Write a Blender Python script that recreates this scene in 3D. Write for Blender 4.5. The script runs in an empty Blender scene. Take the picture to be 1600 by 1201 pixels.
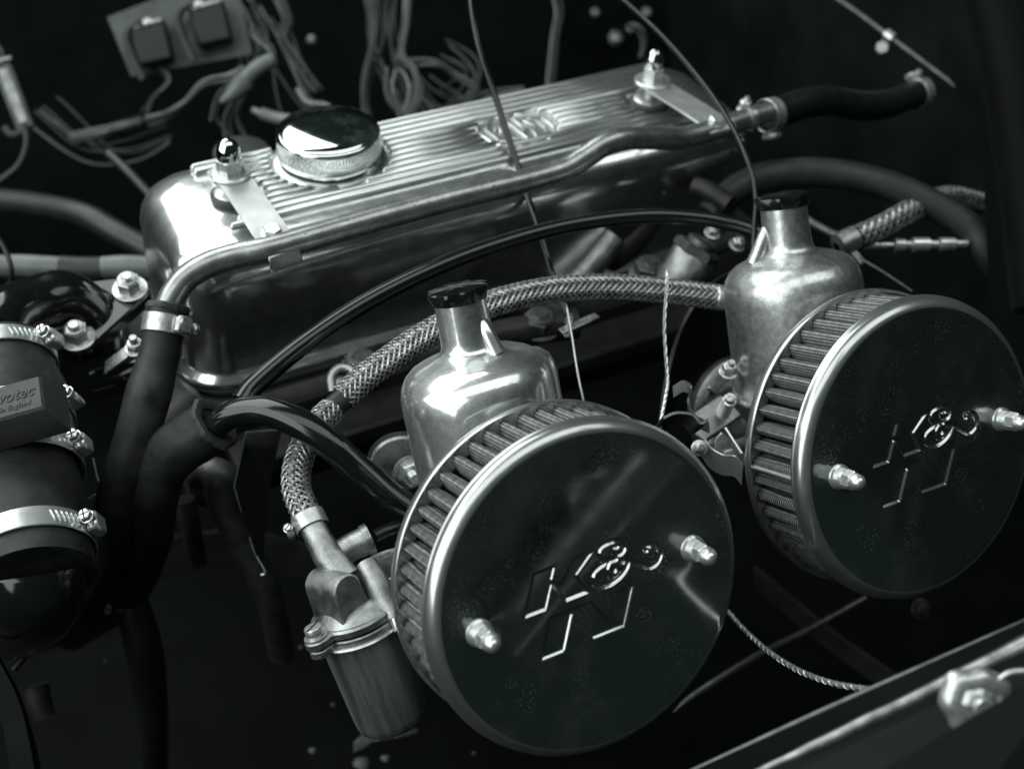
import bpy, bmesh, math, random
import numpy as np
from mathutils import Vector, Matrix, Euler
random.seed(7)
SC = bpy.context.scene
COL = SC.collection
S = 0.01                      # everything is authored in centimetres, linked in metres

# ------------------------------------------------------------------ camera
F_PX = 2011.38                # focal length in pixels of a 1600 px wide frame
CAM = np.array([-21.16153, -30.077053, 42.658545])
RW = np.array([[0.883861, -0.466671, 0.031746],
               [-0.281729, -0.585306, -0.760293],
               [0.373388, 0.66305, -0.648804]])
q_, _ = np.linalg.qr(RW.T)
q_ = q_ * np.sign(np.sum(q_ * RW.T, axis=0)); RW = q_.T
cd = bpy.data.cameras.new('camera'); cam = bpy.data.objects.new('camera', cd); COL.objects.link(cam)
cd.sensor_width = 36; cd.lens = F_PX * 36 / 1600; cd.clip_start = .01; cd.clip_end = 50
cd.dof.use_dof = True; cd.dof.focus_distance = .608; cd.dof.aperture_fstop = 6.0; cd.dof.aperture_blades = 7
mm = Matrix.Identity(4)
for i in range(3):
    mm[i][0], mm[i][1], mm[i][2], mm[i][3] = RW[0][i], -RW[1][i], -RW[2][i], CAM[i] * S
cam.matrix_world = mm; SC.camera = cam

# ------------------------------------------------------------------ light: soft boxes added out of view, and a faint world colour
SC.view_settings.view_transform = 'Standard'; SC.view_settings.look = 'None'
SC.view_settings.exposure = 0; SC.view_settings.gamma = 1
SC.render.engine = 'CYCLES'
SC.cycles.use_denoising = True; SC.cycles.max_bounces = 8; SC.cycles.glossy_bounces = 5
SC.cycles.sample_clamp_indirect = 6; SC.cycles.caustics_reflective = False
W = bpy.data.worlds.new('World'); SC.world = W; W.use_nodes = True
W.node_tree.nodes['Background'].inputs[0].default_value = (.5, .9, .8, 1)
W.node_tree.nodes['Background'].inputs[1].default_value = .02

def area(name, loc, target, sx, sy, power, col=(1, 1, 1), spread=180):
    l = bpy.data.lights.new(name, 'AREA'); l.shape = 'RECTANGLE'; l.size = sx * S; l.size_y = sy * S
    l.energy = power; l.color = col; l.spread = math.radians(spread)
    o = bpy.data.objects.new(name, l); COL.objects.link(o)
    d = Vector(target) - Vector(loc)
    o.location = Vector(loc) * S; o.rotation_euler = d.to_track_quat('-Z', 'Y').to_euler()
    return o
LIGHTS = [
    ('left_softbox', (-190, 10, 85), (0, 15, 0), 240, 200, 42, (.94, 1, .98)),  # unseen soft box, added for broad light from the left
    ('rear_softbox', (-62, 168, 165), (0, 20, 0), 235, 150, 41, (.94, 1, .98)),  # added soft box behind, gives the oil cap its bright crescent
    ('overhead_softbox', (2, -22, 190), (2, 0, 0), 350, 105, 21, (.94, 1, .98)),  # added soft box overhead, so the pressed lettering's walls catch light
]
for a in LIGHTS: area(*a)

# ------------------------------------------------------------------ geometry helpers
def P(x, y, D):
    """point of the place seen at photo pixel x, y and at camera depth D (cm)"""
    return Vector(CAM + D * (RW.T @ np.array([(x - 800) / F_PX, (y - 600.5) / F_PX, 1])))
def PL(x, y, ax, val):
    d = RW.T @ np.array([(x - 800) / F_PX, (y - 600.5) / F_PX, 1]); i = 'xyz'.index(ax)
    return Vector(CAM + d * (val - CAM[i]) / d[i])
def J(p):
    k = RW @ (np.array(p) - CAM); return (800 + F_PX * k[0] / k[2], 600.5 + F_PX * k[1] / k[2], k[2])
AL = math.radians(27)
MC = Matrix(((1, 0, 0), (0, math.cos(AL), math.sin(AL)), (0, -math.sin(AL), math.cos(AL))))   # carburettor frame -> engine frame

def frame(o, z, x=(1, 0, 0)):
    z = Vector(z).normalized(); x = Vector(x); x = x - z * x.dot(z)
    if x.length < 1e-4: x = Vector((0, 1, 0)) - z * z.y
    x.normalize(); y = z.cross(x)
    m = Matrix.Identity(4)
    for i in range(3): m[i][0], m[i][1], m[i][2], m[i][3] = x[i], y[i], z[i], o[i]
    return m
def spl(pts, k=8):
    p = [Vector(a) for a in pts]; p = [p[0] * 2 - p[1]] + p + [p[-1] * 2 - p[-2]]; out = []
    for i in range(1, len(p) - 2):
        for j in range(k):
            t = j / k; a, b, c, d = p[i - 1:i + 3]
            out.append(.5 * ((2 * b) + (c - a) * t + (2 * a - 5 * b + 4 * c - d) * t * t + (3 * b - a - 3 * c + d) * t ** 3))
    out.append(p[-2]); return out
def frames(pts):
    n = len(pts); T = [(pts[min(i + 1, n - 1)] - pts[max(i - 1, 0)]).normalized() for i in range(n)]
    u = T[0].orthogonal().normalized(); out = []
    for i in range(n):
        u = (u - T[i] * u.dot(T[i])).normalized(); out.append((pts[i], u.copy(), T[i].cross(u)))
    return out

MW = {}
class B:
    def __init__(s): s.v = []; s.f = []
    def add(s, v, f):
        o = len(s.v); s.v += [Vector(a) for a in v]; s.f += [tuple(i + o for i in a) for a in f]; return s
    def tube(s, pts, r, n=14, caps=True):
        fr = frames(pts); m = len(pts); R = r if isinstance(r, (list, tuple)) else [r] * m
        v = []; f = []
        for (p, u, w), rr in zip(fr, R):
            for k in range(n):
                a = 2 * math.pi * k / n; v.append(p + (u * math.cos(a) + w * math.sin(a)) * rr)
        for i in range(m - 1):
            for k in range(n):
                f.append((i * n + k, i * n + (k + 1) % n, (i + 1) * n + (k + 1) % n, (i + 1) * n + k))
        if caps: f.append(tuple(range(n - 1, -1, -1))); f.append(tuple(range((m - 1) * n, m * n)))
        return s.add(v, f)
    def lathe(s, prof, M=Matrix(), n=32, a0=0, a1=None, mod=None):
        """profile of (radius, height) turned about local z"""
        full = a1 is None; a1 = 2 * math.pi if full else a1; nn = n if full else n + 1
        v = []; f = []; rows = []
        for (r, z) in prof:
            if r < 1e-5: rows.append([len(v)] * nn); v.append(M @ Vector((0, 0, z))); continue
            row = []
            for k in range(nn):
                a = a0 + (a1 - a0) * k / n; rr = r * (mod(a, z) if mod else 1)
                row.append(len(v)); v.append(M @ Vector((rr * math.cos(a), rr * math.sin(a), z)))
            rows.append(row)
        for A, C in zip(rows, rows[1:]):
            for k in range(n):
                k2 = (k + 1) % nn
                q = [A[k], A[k2], C[k2], C[k]]; q2 = []
                for i in q:
                    if i not in q2: q2.append(i)
                if len(q2) > 2: f.append(tuple(q2))
        return s.add(v, f)
    def prism(s, out, z0, z1, M=Matrix(), bev=0):
        """outline [(x, y)] extruded from z0 to z1, top edge chamfered"""
        n = len(out); c = Vector((sum(a[0] for a in out) / n, sum(a[1] for a in out) / n, 0)); ar = 0
        for i in range(n): ar += out[i][0] * out[(i + 1) % n][1] - out[(i + 1) % n][0] * out[i][1]
        if ar < 0: out = out[::-1]
        def inset(d):
            r = []
            for i in range(n):
                a, b, e = Vector(out[i - 1]).to_2d(), Vector(out[i]).to_2d(), Vector(out[(i + 1) % n]).to_2d()
                d1 = (b - a).normalized(); d2 = (e - b).normalized(); n1 = Vector((-d1.y, d1.x)); n2 = Vector((-d2.y, d2.x))
                m_ = (n1 + n2); m_ = m_ / max(.3, m_.length_squared) * 2 if m_.length > 1e-5 else n1
                r.append(b + m_ * d)
            return r
        rings = [(out, z0), (out, z1 - bev)] + ([(inset(bev), z1)] if bev else [])
        if not bev: rings = [(out, z0), (out, z1)]
        v = []; f = []
        for o_, z in rings: v += [M @ Vector((a[0], a[1], z)) for a in o_]
        for i in range(len(rings) - 1):
            for k in range(n): f.append((i * n + k, i * n + (k + 1) % n, (i + 1) * n + (k + 1) % n, (i + 1) * n + k))
        f.append(tuple(range(n - 1, -1, -1))); L = (len(rings) - 1) * n; f.append(tuple(range(L, L + n)))
        return s.add(v, f)
    def box(s, M, sx, sy, sz, bev=.05):
        """box centred on M, chamfered on every edge"""
        v = []; b = min(bev, sx * .3, sy * .3, sz * .3); x, y, z = sx / 2, sy / 2, sz / 2
        pts = []
        for ix in (-1, 1):
            for iy in (-1, 1):
                for iz in (-1, 1):
                    pts += [(ix * (x - b), iy * (y - b), iz * z), (ix * (x - b), iy * y, iz * (z - b)), (ix * x, iy * (y - b), iz * (z - b))]
        bm = bmesh.new()
        for p in pts: bm.verts.new(M @ Vector(p))
        r = bmesh.ops.convex_hull(bm, input=bm.verts[:]); bm.verts.index_update()
        bmesh.ops.dissolve_limit(bm, angle_limit=.02, verts=bm.verts[:], edges=bm.edges[:]); bm.verts.index_update()
        s.add([a.co.copy() for a in bm.verts], [tuple(w.index for w in f.verts) for f in bm.faces]); bm.free(); return s
    def hexa(s, M, r, h, top=None, n=6, dome=0, cham=.12):
        """hexagon head: flats, chamfered corners"""
        v = []; f = []
        o = [(r * math.cos(math.pi / 3 * k), r * math.sin(math.pi / 3 * k)) for k in range(6)]
        s.prism(o, 0, h, M, bev=cham * r); return s
    def build(s, name, mat, parent=None, label=None, cat=None, group=None, kind=None, origin=None, local=False, sharp=40):
        if parent is not None: m = MW[parent.name]
        else:
            if origin is None:
                a = np.array([tuple(x) for x in s.v]); lo = a.min(0); hi = a.max(0)
                origin = ((lo[0] + hi[0]) / 2, (lo[1] + hi[1]) / 2, lo[2])
            m = Matrix.Translation(origin)
        a = np.array([tuple(x) for x in s.v])
        if not local:
            mi = np.array(m.inverted()); a = a @ mi[:3, :3].T + mi[:3, 3]
        me = bpy.data.meshes.new(name); me.from_pydata((a * S).tolist(), [], s.f)
        me.validate(); me.update()
        bm = bmesh.new(); bm.from_mesh(me); bmesh.ops.recalc_face_normals(bm, faces=bm.faces); bm.to_mesh(me); bm.free()
        me.polygons.foreach_set('use_smooth', [True] * len(me.polygons)); me.set_sharp_from_angle(angle=math.radians(sharp))
        me.materials.append(mat)
        o = bpy.data.objects.new(name, me); COL.objects.link(o)
        if parent is not None: o.parent = parent
        else:
            mt = m.copy(); mt.translation *= S; o.matrix_world = mt
        MW[o.name] = m; tag(o, label, cat, group, kind); return o
def tag(o, label=None, cat=None, group=None, kind=None):
    for k, v in (('label', label), ('category', cat), ('group', group), ('kind', kind)):
        if v: o[k] = v
    return o
def thing(name, label, cat, origin=(0, 0, 0), M=None, group=None):
    o = bpy.data.objects.new(name, None); COL.objects.link(o); o.empty_display_size = .01
    m = M.copy() if M is not None else Matrix.Translation(origin)
    MW[o.name] = m; mt = m.copy(); mt.translation = mt.translation * S; o.matrix_world = mt
    return tag(o, label, cat, group)

# ------------------------------------------------------------------ materials
MATS = {}
def mat(name, base=(.5, .5, .5), metal=0, rough=.4, mottle=0, mscale=60, rvar=0, bump=0, bscale=300, speck=0, sscale=700,
        speckcol=(.45, .47, .46), scratch=0, coat=0, dust=0, dark=None, stretch=(1, 1, 1), lobe=None):
    m = bpy.data.materials.new(name); m.use_nodes = True; nt = m.node_tree; N = nt.nodes; L = nt.links
    bs = N['Principled BSDF']; tc = N.new('ShaderNodeTexCoord'); mp = N.new('ShaderNodeMapping')
    mp.inputs['Scale'].default_value = stretch; L.new(tc.outputs['Object'], mp.inputs[0]); co = mp.outputs[0]
    if isinstance(base, (int, float)): base = (base * .97, base, base * .985)
    col = None
    def noise(sc, det=6, rg=.6):
        n = N.new('ShaderNodeTexNoise'); n.inputs['Scale'].default_value = sc; n.inputs['Detail'].default_value = det
        n.inputs['Roughness'].default_value = rg; L.new(co, n.inputs['Vector']); return n.outputs['Fac']
    def ramp(fac, a, b, c0=0, c1=1):
        r = N.new('ShaderNodeMapRange'); r.inputs[1].default_value = a; r.inputs[2].default_value = b
        r.inputs[3].default_value = c0; r.inputs[4].default_value = c1; L.new(fac, r.inputs[0]); return r.outputs[0]
    def mix(fac, a, b):
        x = N.new('ShaderNodeMix'); x.data_type = 'RGBA'
        if isinstance(fac, float): x.inputs[0].default_value = fac
        else: L.new(fac, x.inputs[0])
        for sock, val in ((x.inputs[6], a), (x.inputs[7], b)):
            if isinstance(val, tuple): sock.default_value = (*val[:3], 1)
            else: L.new(val, sock)
        return x.outputs[2]
    cur = tuple(base)
    if mottle:
        d = dark or tuple(c * (1 - mottle) for c in base)
        cur = mix(ramp(noise(mscale), .35, .65), d, tuple(min(1, c * (1 + mottle * .3)) for c in base))
    rsock = None
    if rvar: rsock = ramp(noise(mscale * 1.7), .3, .7, max(.02, rough - rvar), rough + rvar)
    if scratch:
        w = N.new('ShaderNodeTexNoise'); w.inputs['Scale'].default_value = 1; mp2 = N.new('ShaderNodeMapping')
        mp2.inputs['Scale'].default_value = (40, 1500, 1500); mp2.inputs['Rotation'].default_value = (.4, .8, .5)
        L.new(tc.outputs['Object'], mp2.inputs[0]); L.new(mp2.outputs[0], w.inputs['Vector'])
        sf = ramp(w.outputs['Fac'], .63, .7, 0, scratch); cur = mix(sf, cur, tuple(c * .55 for c in base))
    msock = None
    if speck or dust:
        vo = N.new('ShaderNodeTexVoronoi'); vo.inputs['Scale'].default_value = sscale; L.new(co, vo.inputs['Vector'])
        big = noise(45, 5); thr = ramp(big, .46, .68, .03, .03 + .23 * max(speck, .01))
        lt = N.new('ShaderNodeMath'); lt.operation = 'LESS_THAN'; L.new(vo.outputs['Distance'], lt.inputs[0]); L.new(thr, lt.inputs[1])
        sf = lt.outputs[0]
        if dust:
            dn = ramp(noise(30, 8, .7), .5, .8, 0, dust); ad = N.new('ShaderNodeMath'); ad.operation = 'MAXIMUM'
            if speck: L.new(sf, ad.inputs[0])
            else: ad.inputs[0].default_value = 0
            L.new(dn, ad.inputs[1]); sf = ad.outputs[0]
        cur = mix(sf, cur, speckcol)
        if metal:
            inv = N.new('ShaderNodeMath'); inv.operation = 'MULTIPLY_ADD'; L.new(sf, inv.inputs[0]); inv.inputs[1].default_value = -metal; inv.inputs[2].default_value = metal
            L.new(inv.outputs[0], bs.inputs['Metallic']); msock = 1
        r0 = rsock
        rr = N.new('ShaderNodeMath'); rr.operation = 'MULTIPLY_ADD'; L.new(sf, rr.inputs[0]); rr.inputs[1].default_value = .5
        if r0 is None: rr.inputs[2].default_value = rough
        else: L.new(r0, rr.inputs[2])
        rsock = rr.outputs[0]
    if isinstance(cur, tuple): bs.inputs['Base Color'].default_value = (*cur[:3], 1)
    else: L.new(cur, bs.inputs['Base Color'])
    if not msock: bs.inputs['Metallic'].default_value = metal
    if rsock is None: bs.inputs['Roughness'].default_value = rough
    else: L.new(rsock, bs.inputs['Roughness'])
    bs.inputs['Coat Weight'].default_value = coat; bs.inputs['Coat Roughness'].default_value = .12
    if bump:
        b = N.new('ShaderNodeBump'); b.inputs['Strength'].default_value = bump; b.inputs['Distance'].default_value = .0004
        L.new(noise(bscale), b.inputs['Height']); L.new(b.outputs[0], bs.inputs['Normal'])
    if lobe:                                             # worn surface: a second, duller reflection under the polish
        b2 = N.new('ShaderNodeBsdfPrincipled'); ms = N.new('ShaderNodeMixShader'); ms.inputs[0].default_value = lobe[0]
        for k in ('Base Color', 'Metallic', 'Normal'):
            for l in list(bs.inputs[k].links): L.new(l.from_socket, b2.inputs[k])
        if not bs.inputs['Base Color'].links: b2.inputs['Base Color'].default_value = bs.inputs['Base Color'].default_value
        if not bs.inputs['Metallic'].links: b2.inputs['Metallic'].default_value = metal * .8
        b2.inputs['Roughness'].default_value = lobe[1]; out = N['Material Output']
        L.new(bs.outputs[0], ms.inputs[1]); L.new(b2.outputs[0], ms.inputs[2]); L.new(ms.outputs[0], out.inputs['Surface'])
    MATS[name] = m; return m
polished = mat('polished_alloy', .8, 1, .13, mottle=.24, mscale=110, rvar=.06, bump=.03, bscale=140, scratch=.9, speck=.12, sscale=600, speckcol=(.12, .13, .12), lobe=(.3, .42))
bellm = mat('bell_alloy', .85, 1, .15, mottle=.2, mscale=220, rvar=.06, bump=.06, bscale=260, scratch=1, speck=.2, sscale=600, speckcol=(.12, .13, .12), lobe=(.45, .48))
dull = mat('brushed_alloy', .72, 1, .24, mottle=.34, mscale=240, rvar=.08, bump=.16, bscale=350, scratch=1, speck=.2, sscale=500, speckcol=(.14, .15, .14), lobe=(.55, .5))
ribm = mat('rib_alloy', .78, 1, .2, mottle=.08, mscale=80, rvar=.01, lobe=(.3, .45))
chrome = mat('chrome', .82, 1, .06, rvar=.03, mscale=50, dust=.12, speckcol=(.3, .32, .31))
darkchrome = mat('plate_chrome', .5, 1, .1, rvar=.05, mscale=40, speck=.7, sscale=1100, dust=.06, speckcol=(.36, .4, .38), lobe=(.17, .42), scratch=.35)
rimm = mat('rim_steel', .58, 1, .2, mottle=.15, mscale=40, rvar=.06, lobe=(.35, .45))
dimsteel = mat('dim_steel', .16, .7, .4, mottle=.4, mscale=120)
steel = mat('zinc_steel', .66, 1, .26, mottle=.3, mscale=150, rvar=.1, bump=.08, bscale=500, lobe=(.5, .6))
bright = mat('bright_steel', .85, 1, .2, mottle=.12, mscale=100, rvar=.06, lobe=(.4, .6))
pipem = mat('weathered_pipe', .46, .95, .26, mottle=.35, mscale=90, rvar=.08, bump=.15, bscale=500, lobe=(.45, .5), speck=1.2, sscale=380, speckcol=(.05, .055, .052))
cast = mat('cast_alloy', .46, .9, .34, mottle=.45, mscale=110, rvar=.1, bump=.7, bscale=1100, speck=.1)
castdark = mat('dark_casting', .035, .3, .5, mottle=.5, mscale=60, bump=.5, bscale=500)
bowlm = mat('bowl_alloy', .85, 1, .24, mottle=.6, mscale=160, rvar=.08, bump=.1, bscale=400, stretch=(1, 1, .07), lobe=(.4, .5))  # lengthwise streaks in the colour stand in for reflections on the bowl
rubber = mat('rubber', (.016, .02, .0185), 0, .48, mottle=.4, mscale=40, rvar=.12, bump=.15, bscale=600, speck=.18, sscale=600, dust=.06, speckcol=(.10, .11, .105))
dusty = mat('dusty_rubber', (.014, .018, .0165), 0, .55, mottle=.5, mscale=60, rvar=.12, bump=.3, bscale=500, dust=.22, speckcol=(.13, .14, .135), speck=.2, sscale=500)
softrubber = mat('soft_rubber', (.05, .058, .055), 0, .55, mottle=.4, mscale=50, rvar=.1, bump=.3, bscale=900)
gloss = mat('gloss_black', (.008, .010, .009), 0, .14, rvar=.07, mscale=60, speck=.2, sscale=800, coat=.3)
satin = mat('satin_black', (.010, .013, .012), 0, .35, rvar=.1, mscale=60, bump=.1)
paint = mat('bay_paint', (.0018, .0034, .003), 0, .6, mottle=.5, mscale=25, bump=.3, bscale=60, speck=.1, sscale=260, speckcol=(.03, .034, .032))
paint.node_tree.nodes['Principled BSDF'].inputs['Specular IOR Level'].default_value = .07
braidm = mat('braid_wire', .46, .7, .38, mottle=.6, mscale=260, rvar=.08)
wirem = mat('grey_cable', (.026, .032, .03), 0, .4, mottle=.4, mscale=60)
wirel = mat('pale_cable', (.15, .17, .165), 0, .4, mottle=.3, mscale=60)
plate = mat('strap_steel', .75, .8, .42, mottle=.15, mscale=80, rvar=.06, bump=.1, bscale=600)
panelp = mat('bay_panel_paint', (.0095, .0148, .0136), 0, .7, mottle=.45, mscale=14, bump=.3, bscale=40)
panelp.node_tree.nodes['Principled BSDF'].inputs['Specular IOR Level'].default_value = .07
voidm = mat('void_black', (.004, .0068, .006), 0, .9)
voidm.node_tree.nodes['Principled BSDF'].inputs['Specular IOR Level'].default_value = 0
leafm = mat('dry_leaf', (.22, .23, .225), 0, .7, mottle=.5, mscale=200, bump=.5)
def gauze():
    m = bpy.data.materials.new('filter_gauze'); m.use_nodes = True; nt = m.node_tree; N = nt.nodes; L = nt.links; bs = N['Principled BSDF']
    tc = N.new('ShaderNodeTexCoord'); sp = N.new('ShaderNodeSeparateXYZ'); L.new(tc.outputs['Object'], sp.inputs[0])
    def sn(sock, sc, ph=0.):
        a = N.new('ShaderNodeMath'); a.operation = 'MULTIPLY_ADD'; L.new(sock, a.inputs[0]); a.inputs[1].default_value = sc; a.inputs[2].default_value = ph
        b = N.new('ShaderNodeMath'); b.operation = 'SINE'; L.new(a.outputs[0], b.inputs[0]); return b.outputs[0]
    a = sn(sp.outputs[1], 2 * math.pi / .0015)      # along the pleat
    x = N.new('ShaderNodeMath'); x.operation = 'ADD'; L.new(sp.outputs[0], x.inputs[0]); L.new(sp.outputs[2], x.inputs[1])
    b = sn(x.outputs[0], 2 * math.pi / .0022)
    mx = N.new('ShaderNodeMath'); mx.operation = 'MAXIMUM'; L.new(a, mx.inputs[0]); L.new(b, mx.inputs[1])
    rp = N.new('ShaderNodeMapRange'); L.new(mx.outputs[0], rp.inputs[0]); rp.inputs[1].default_value = .5; rp.inputs[2].default_value = .95
    nz = N.new('ShaderNodeTexNoise'); nz.inputs['Scale'].default_value = 300; L.new(tc.outputs['Object'], nz.inputs['Vector'])
    ml = N.new('ShaderNodeMath'); ml.operation = 'MULTIPLY'; L.new(rp.outputs[0], ml.inputs[0]); L.new(nz.outputs['Fac'], ml.inputs[1])
    c = N.new('ShaderNodeMix'); c.data_type = 'RGBA'; L.new(ml.outputs[0], c.inputs[0])
    c.inputs[6].default_value = (.014, .018, .017, 1); c.inputs[7].default_value = (.95, .98, .96, 1); L.new(c.outputs[2], bs.inputs['Base Color'])
    bs.inputs['Roughness'].default_value = .45; bs.inputs['Metallic'].default_value = .25
    bp = N.new('ShaderNodeBump'); bp.inputs['Strength'].default_value = .6; bp.inputs['Distance'].default_value = .0003
    L.new(rp.outputs[0], bp.inputs['Height']); L.new(bp.outputs[0], bs.inputs['Normal']); return m
gauzem = gauze()

# ------------------------------------------------------------------ small reusable builders
def braid(pts, r, name, parent, mt=braidm, ns=11, pitch=1.0):
    """two families of flat wire bundles wound over and under each other round the hose"""
    pts = spl(pts, 6) if len(pts) < 40 else pts
    L = [0]
    for a, b in zip(pts, pts[1:]): L.append(L[-1] + (b - a).length)
    tot = L[-1]; fr = frames(pts); P_ = 2 * math.pi * r * pitch
    nst = max(20, int(tot / P_ * ns * 2 * 2.5)); b = B(); arr = np.array(L)
    def at(s_):
        i = min(len(L) - 2, int(np.searchsorted(arr, s_, side='right') - 1)); i = max(i, 0); t = (s_ - L[i]) / max(1e-6, L[i + 1] - L[i])
        return tuple(fr[i][k].lerp(fr[i + 1][k], t) for k in range(3))
    FR = [at(tot * i / nst) for i in range(nst + 1)]
    hw = math.pi / ns * .6
    for d in (1, -1):
        for k in range(ns):
            v = []; f = []
            for i in range(nst + 1):
                s_ = tot * i / nst; ph = 2 * math.pi * s_ / P_
                a = d * ph + 2 * math.pi * k / ns
                rr = r + .055 * r * d * math.cos(ns * a / 2)          # two over, two under: chevrons along the hose
                p, u, w = FR[i]
                for off, dr in ((-hw, -.02 * r), (0, .045 * r), (hw, -.02 * r)):
                    aa = a + off; v.append(p + (u * math.cos(aa) + w * math.sin(aa)) * (rr + dr))
            for i in range(nst):
                for c in range(2): f.append((i * 3 + c, i * 3 + c + 1, (i + 1) * 3 + c + 1, (i + 1) * 3 + c))
            b.add(v, f)
    return b.build(name, mt, parent, kind='stuff')
def clamp(name, label, o, axis, r, w, ang, group=None, m=steel, head='cross', sc=1., slots=True, xh=(1, 0, 0), flip=1):
    """worm drive clamp: band, slotted tail, housing, screw; ang = where the housing sits round the hose"""
    M = frame(o, axis, xh); t = thing(name, label, 'hose clamp', M=M, group=group)
    B().lathe([(r, -w / 2), (r + .03, -w / 2 - .02), (r + .08, -w / 2 + .03), (r + .08, w / 2 - .03), (r + .03, w / 2 + .02), (r, w / 2)], M, 48).build('band', m, t)
    H = M @ Matrix.Rotation(ang, 4, 'Z') @ Matrix.Translation((r + .1 + .32 * sc, 0, 0))      # x outward, y tangent, z axis of the hose
    B().box(H @ Matrix.Translation((0, -.1 * sc * flip, 0)), .62 * sc, 1.1 * sc, w * .95, .12).build('screw_housing', m, t)
    sb = B(); A = H @ Matrix.Rotation(-math.pi / 2 * flip, 4, 'X')
    sb.lathe([(0, .3 * sc), (.27 * sc, .3 * sc), (.27 * sc, .7 * sc), (.36 * sc, .72 * sc), (.36 * sc, .8 * sc), (.3 * sc, .82 * sc)], A, 20)
    s_ = sb.build('screw', bright, t)
    hb = B(); hz = .8 * sc
    hb.prism([(.33 * sc * math.cos(k * math.pi / 3), .33 * sc * math.sin(k * math.pi / 3)) for k in range(6)], hz, hz + .33 * sc, A, bev=.05)
    hb.build('screw_head', bright, s_)
    for rot in ((0, math.pi / 2) if head == 'cross' else (.5,)):
        B().box(A @ Matrix.Translation((0, 0, hz + .33 * sc)) @ Matrix.Rotation(rot, 4, 'Z'), .5 * sc, .085 * sc, .03, .01).build('slot', satin, s_)
    if slots:
        for k in range(7):
            a = ang + flip * (.28 + .13 * k) * 1.9 / r
            Q = M @ Matrix.Rotation(a, 4, 'Z') @ Matrix.Translation((r + .11, 0, 0)) @ Matrix.Rotation(.35, 4, 'X')
            B().box(Q, .07, .12, w * .6, .02).build('thread_slot', bright, t)
    return t
def studnut(name, label, cat, o, axis, r=.65, h=.6, stud=.5, washer=.95, group=None, m=steel, wm=None, dome=False, xh=(1, .3, 0)):
    M = frame(o, axis, xh); t = thing(name, label, cat, M=M, group=group)
    B().lathe([(0, 0), (washer, 0), (washer, .1), (washer - .06, .14), (r * .6, .14)], M, 32).build('washer', wm or m, t)
    N_ = M @ Matrix.Translation((0, 0, .14)); b = B().hexa(N_, r, h)
    b.lathe([(r * .8, h), (r * .8, h + .06), (r * .62, h + .1), (r * .5, h + .1)], N_, 24); b.build('nut', m, t)
    if dome:
        B().lathe([(r * .86, h), (r * .86, h + .2), (r * .8, h + .42), (r * .6, h + .68), (r * .32, h + .82), (0, h + .86)], N_, 28).build('dome', m, t)
    else:
        sb = B(); pr = [(r * .5, h)]
        z = h
        while z < h + stud: pr += [(r * .5, z), (r * .44, z + .04)]; z += .08
        pr += [(r * .42, z), (0, z)]; sb.lathe(pr, N_, 16); sb.build('stud', m, t)
    return t
def hose(name, label, cat, pts, r, m, k=8, n=20, group=None, part=None):
    p = spl(pts, k); rr = r
    if isinstance(r, (list, tuple)):
        rr = [v.x for v in spl([(a, 0, 0) for a in r], k)]
    return B().tube(p, rr, n).build(name, m, None, label, cat, group)
def px(*a): return [P(*t) for t in a]

# ================================================================== the bay itself
def sheet(name, m, pts, kind='structure', sub=24, amp=.6):
    a, b_, c, d = [Vector(p) for p in pts]; v = []; f = []
    for i in range(sub + 1):
        for j in range(sub + 1):
            s_, t = i / sub, j / sub; p = a * (1 - s_) * (1 - t) + b_ * s_ * (1 - t) + c * s_ * t + d * (1 - s_) * t
            p = p + Vector((math.sin(p.y * .09 + p.z * .05), math.sin(p.x * .07 + 1), math.sin(p.x * .11 + p.y * .06))) * amp; v.append(p)
    for i in range(sub):
        for j in range(sub): k = i * (sub + 1) + j; f.append((k, k + 1, k + sub + 2, k + sub + 1))
    return B().add(v, f).build(name, m, None, kind=kind)
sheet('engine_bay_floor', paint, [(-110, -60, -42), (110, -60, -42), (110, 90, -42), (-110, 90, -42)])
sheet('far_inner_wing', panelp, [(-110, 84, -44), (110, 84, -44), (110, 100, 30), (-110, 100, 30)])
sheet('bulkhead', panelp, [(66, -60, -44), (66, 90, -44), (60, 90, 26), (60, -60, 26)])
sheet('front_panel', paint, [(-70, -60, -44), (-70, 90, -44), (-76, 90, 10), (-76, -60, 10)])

# ================================================================== rocker cover
ZT = 3.08                                             # level of the cover's top
def rrect(x0, x1, y0, y1, r, k=8):
    o = []
    for cx, cy, a0 in ((x1 - r, y1 - r, 0), (x0 + r, y1 - r, 90), (x0 + r, y0 + r, 180), (x1 - r, y0 + r, 270)):
        for i in range(k + 1):
            a = math.radians(a0 + 90 * i / k); o.append((cx + r * math.cos(a), cy + r * math.sin(a)))
    return o
cover = thing('rocker_cover', 'long polished alloy rocker cover with a finned top and octagon badge', 'rocker cover', (8, 31, -5))
X0, X1, Y0, Y1 = -9.9, 28.2, 25.7, 36.9
b = B(); rings = []
for (ins, z, rc) in ((-.55, -5.35, 3.3), (-.62, -5.05, 3.35), (-.5, -4.8, 3.25), (-.12, -4.62, 2.9), (0, -4.3, 2.8), (.02, -2, 2.8), (.08, 1.0, 2.8), (.22, 1.75, 2.75), (.5, 2.35, 2.6), (.95, 2.78, 2.4), (1.5, 3.0, 2.2), (2.1, ZT, 1.9)):
    rings.append([Vector((x, y, z)) for x, y in rrect(X0 + ins, X1 - ins, Y0 + ins, Y1 - ins, rc, 10)])
n = len(rings[0]); v = [p for r in rings for p in r]; f = []
for i in range(len(rings) - 1):
    for k in range(n): f.append((i * n + k, i * n + (k + 1) % n, (i + 1) * n + (k + 1) % n, (i + 1) * n + k))
f.append(tuple(range((len(rings) - 1) * n, len(rings) * n)))
b.add(v, f).build('shell', polished, cover, sharp=55)
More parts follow.
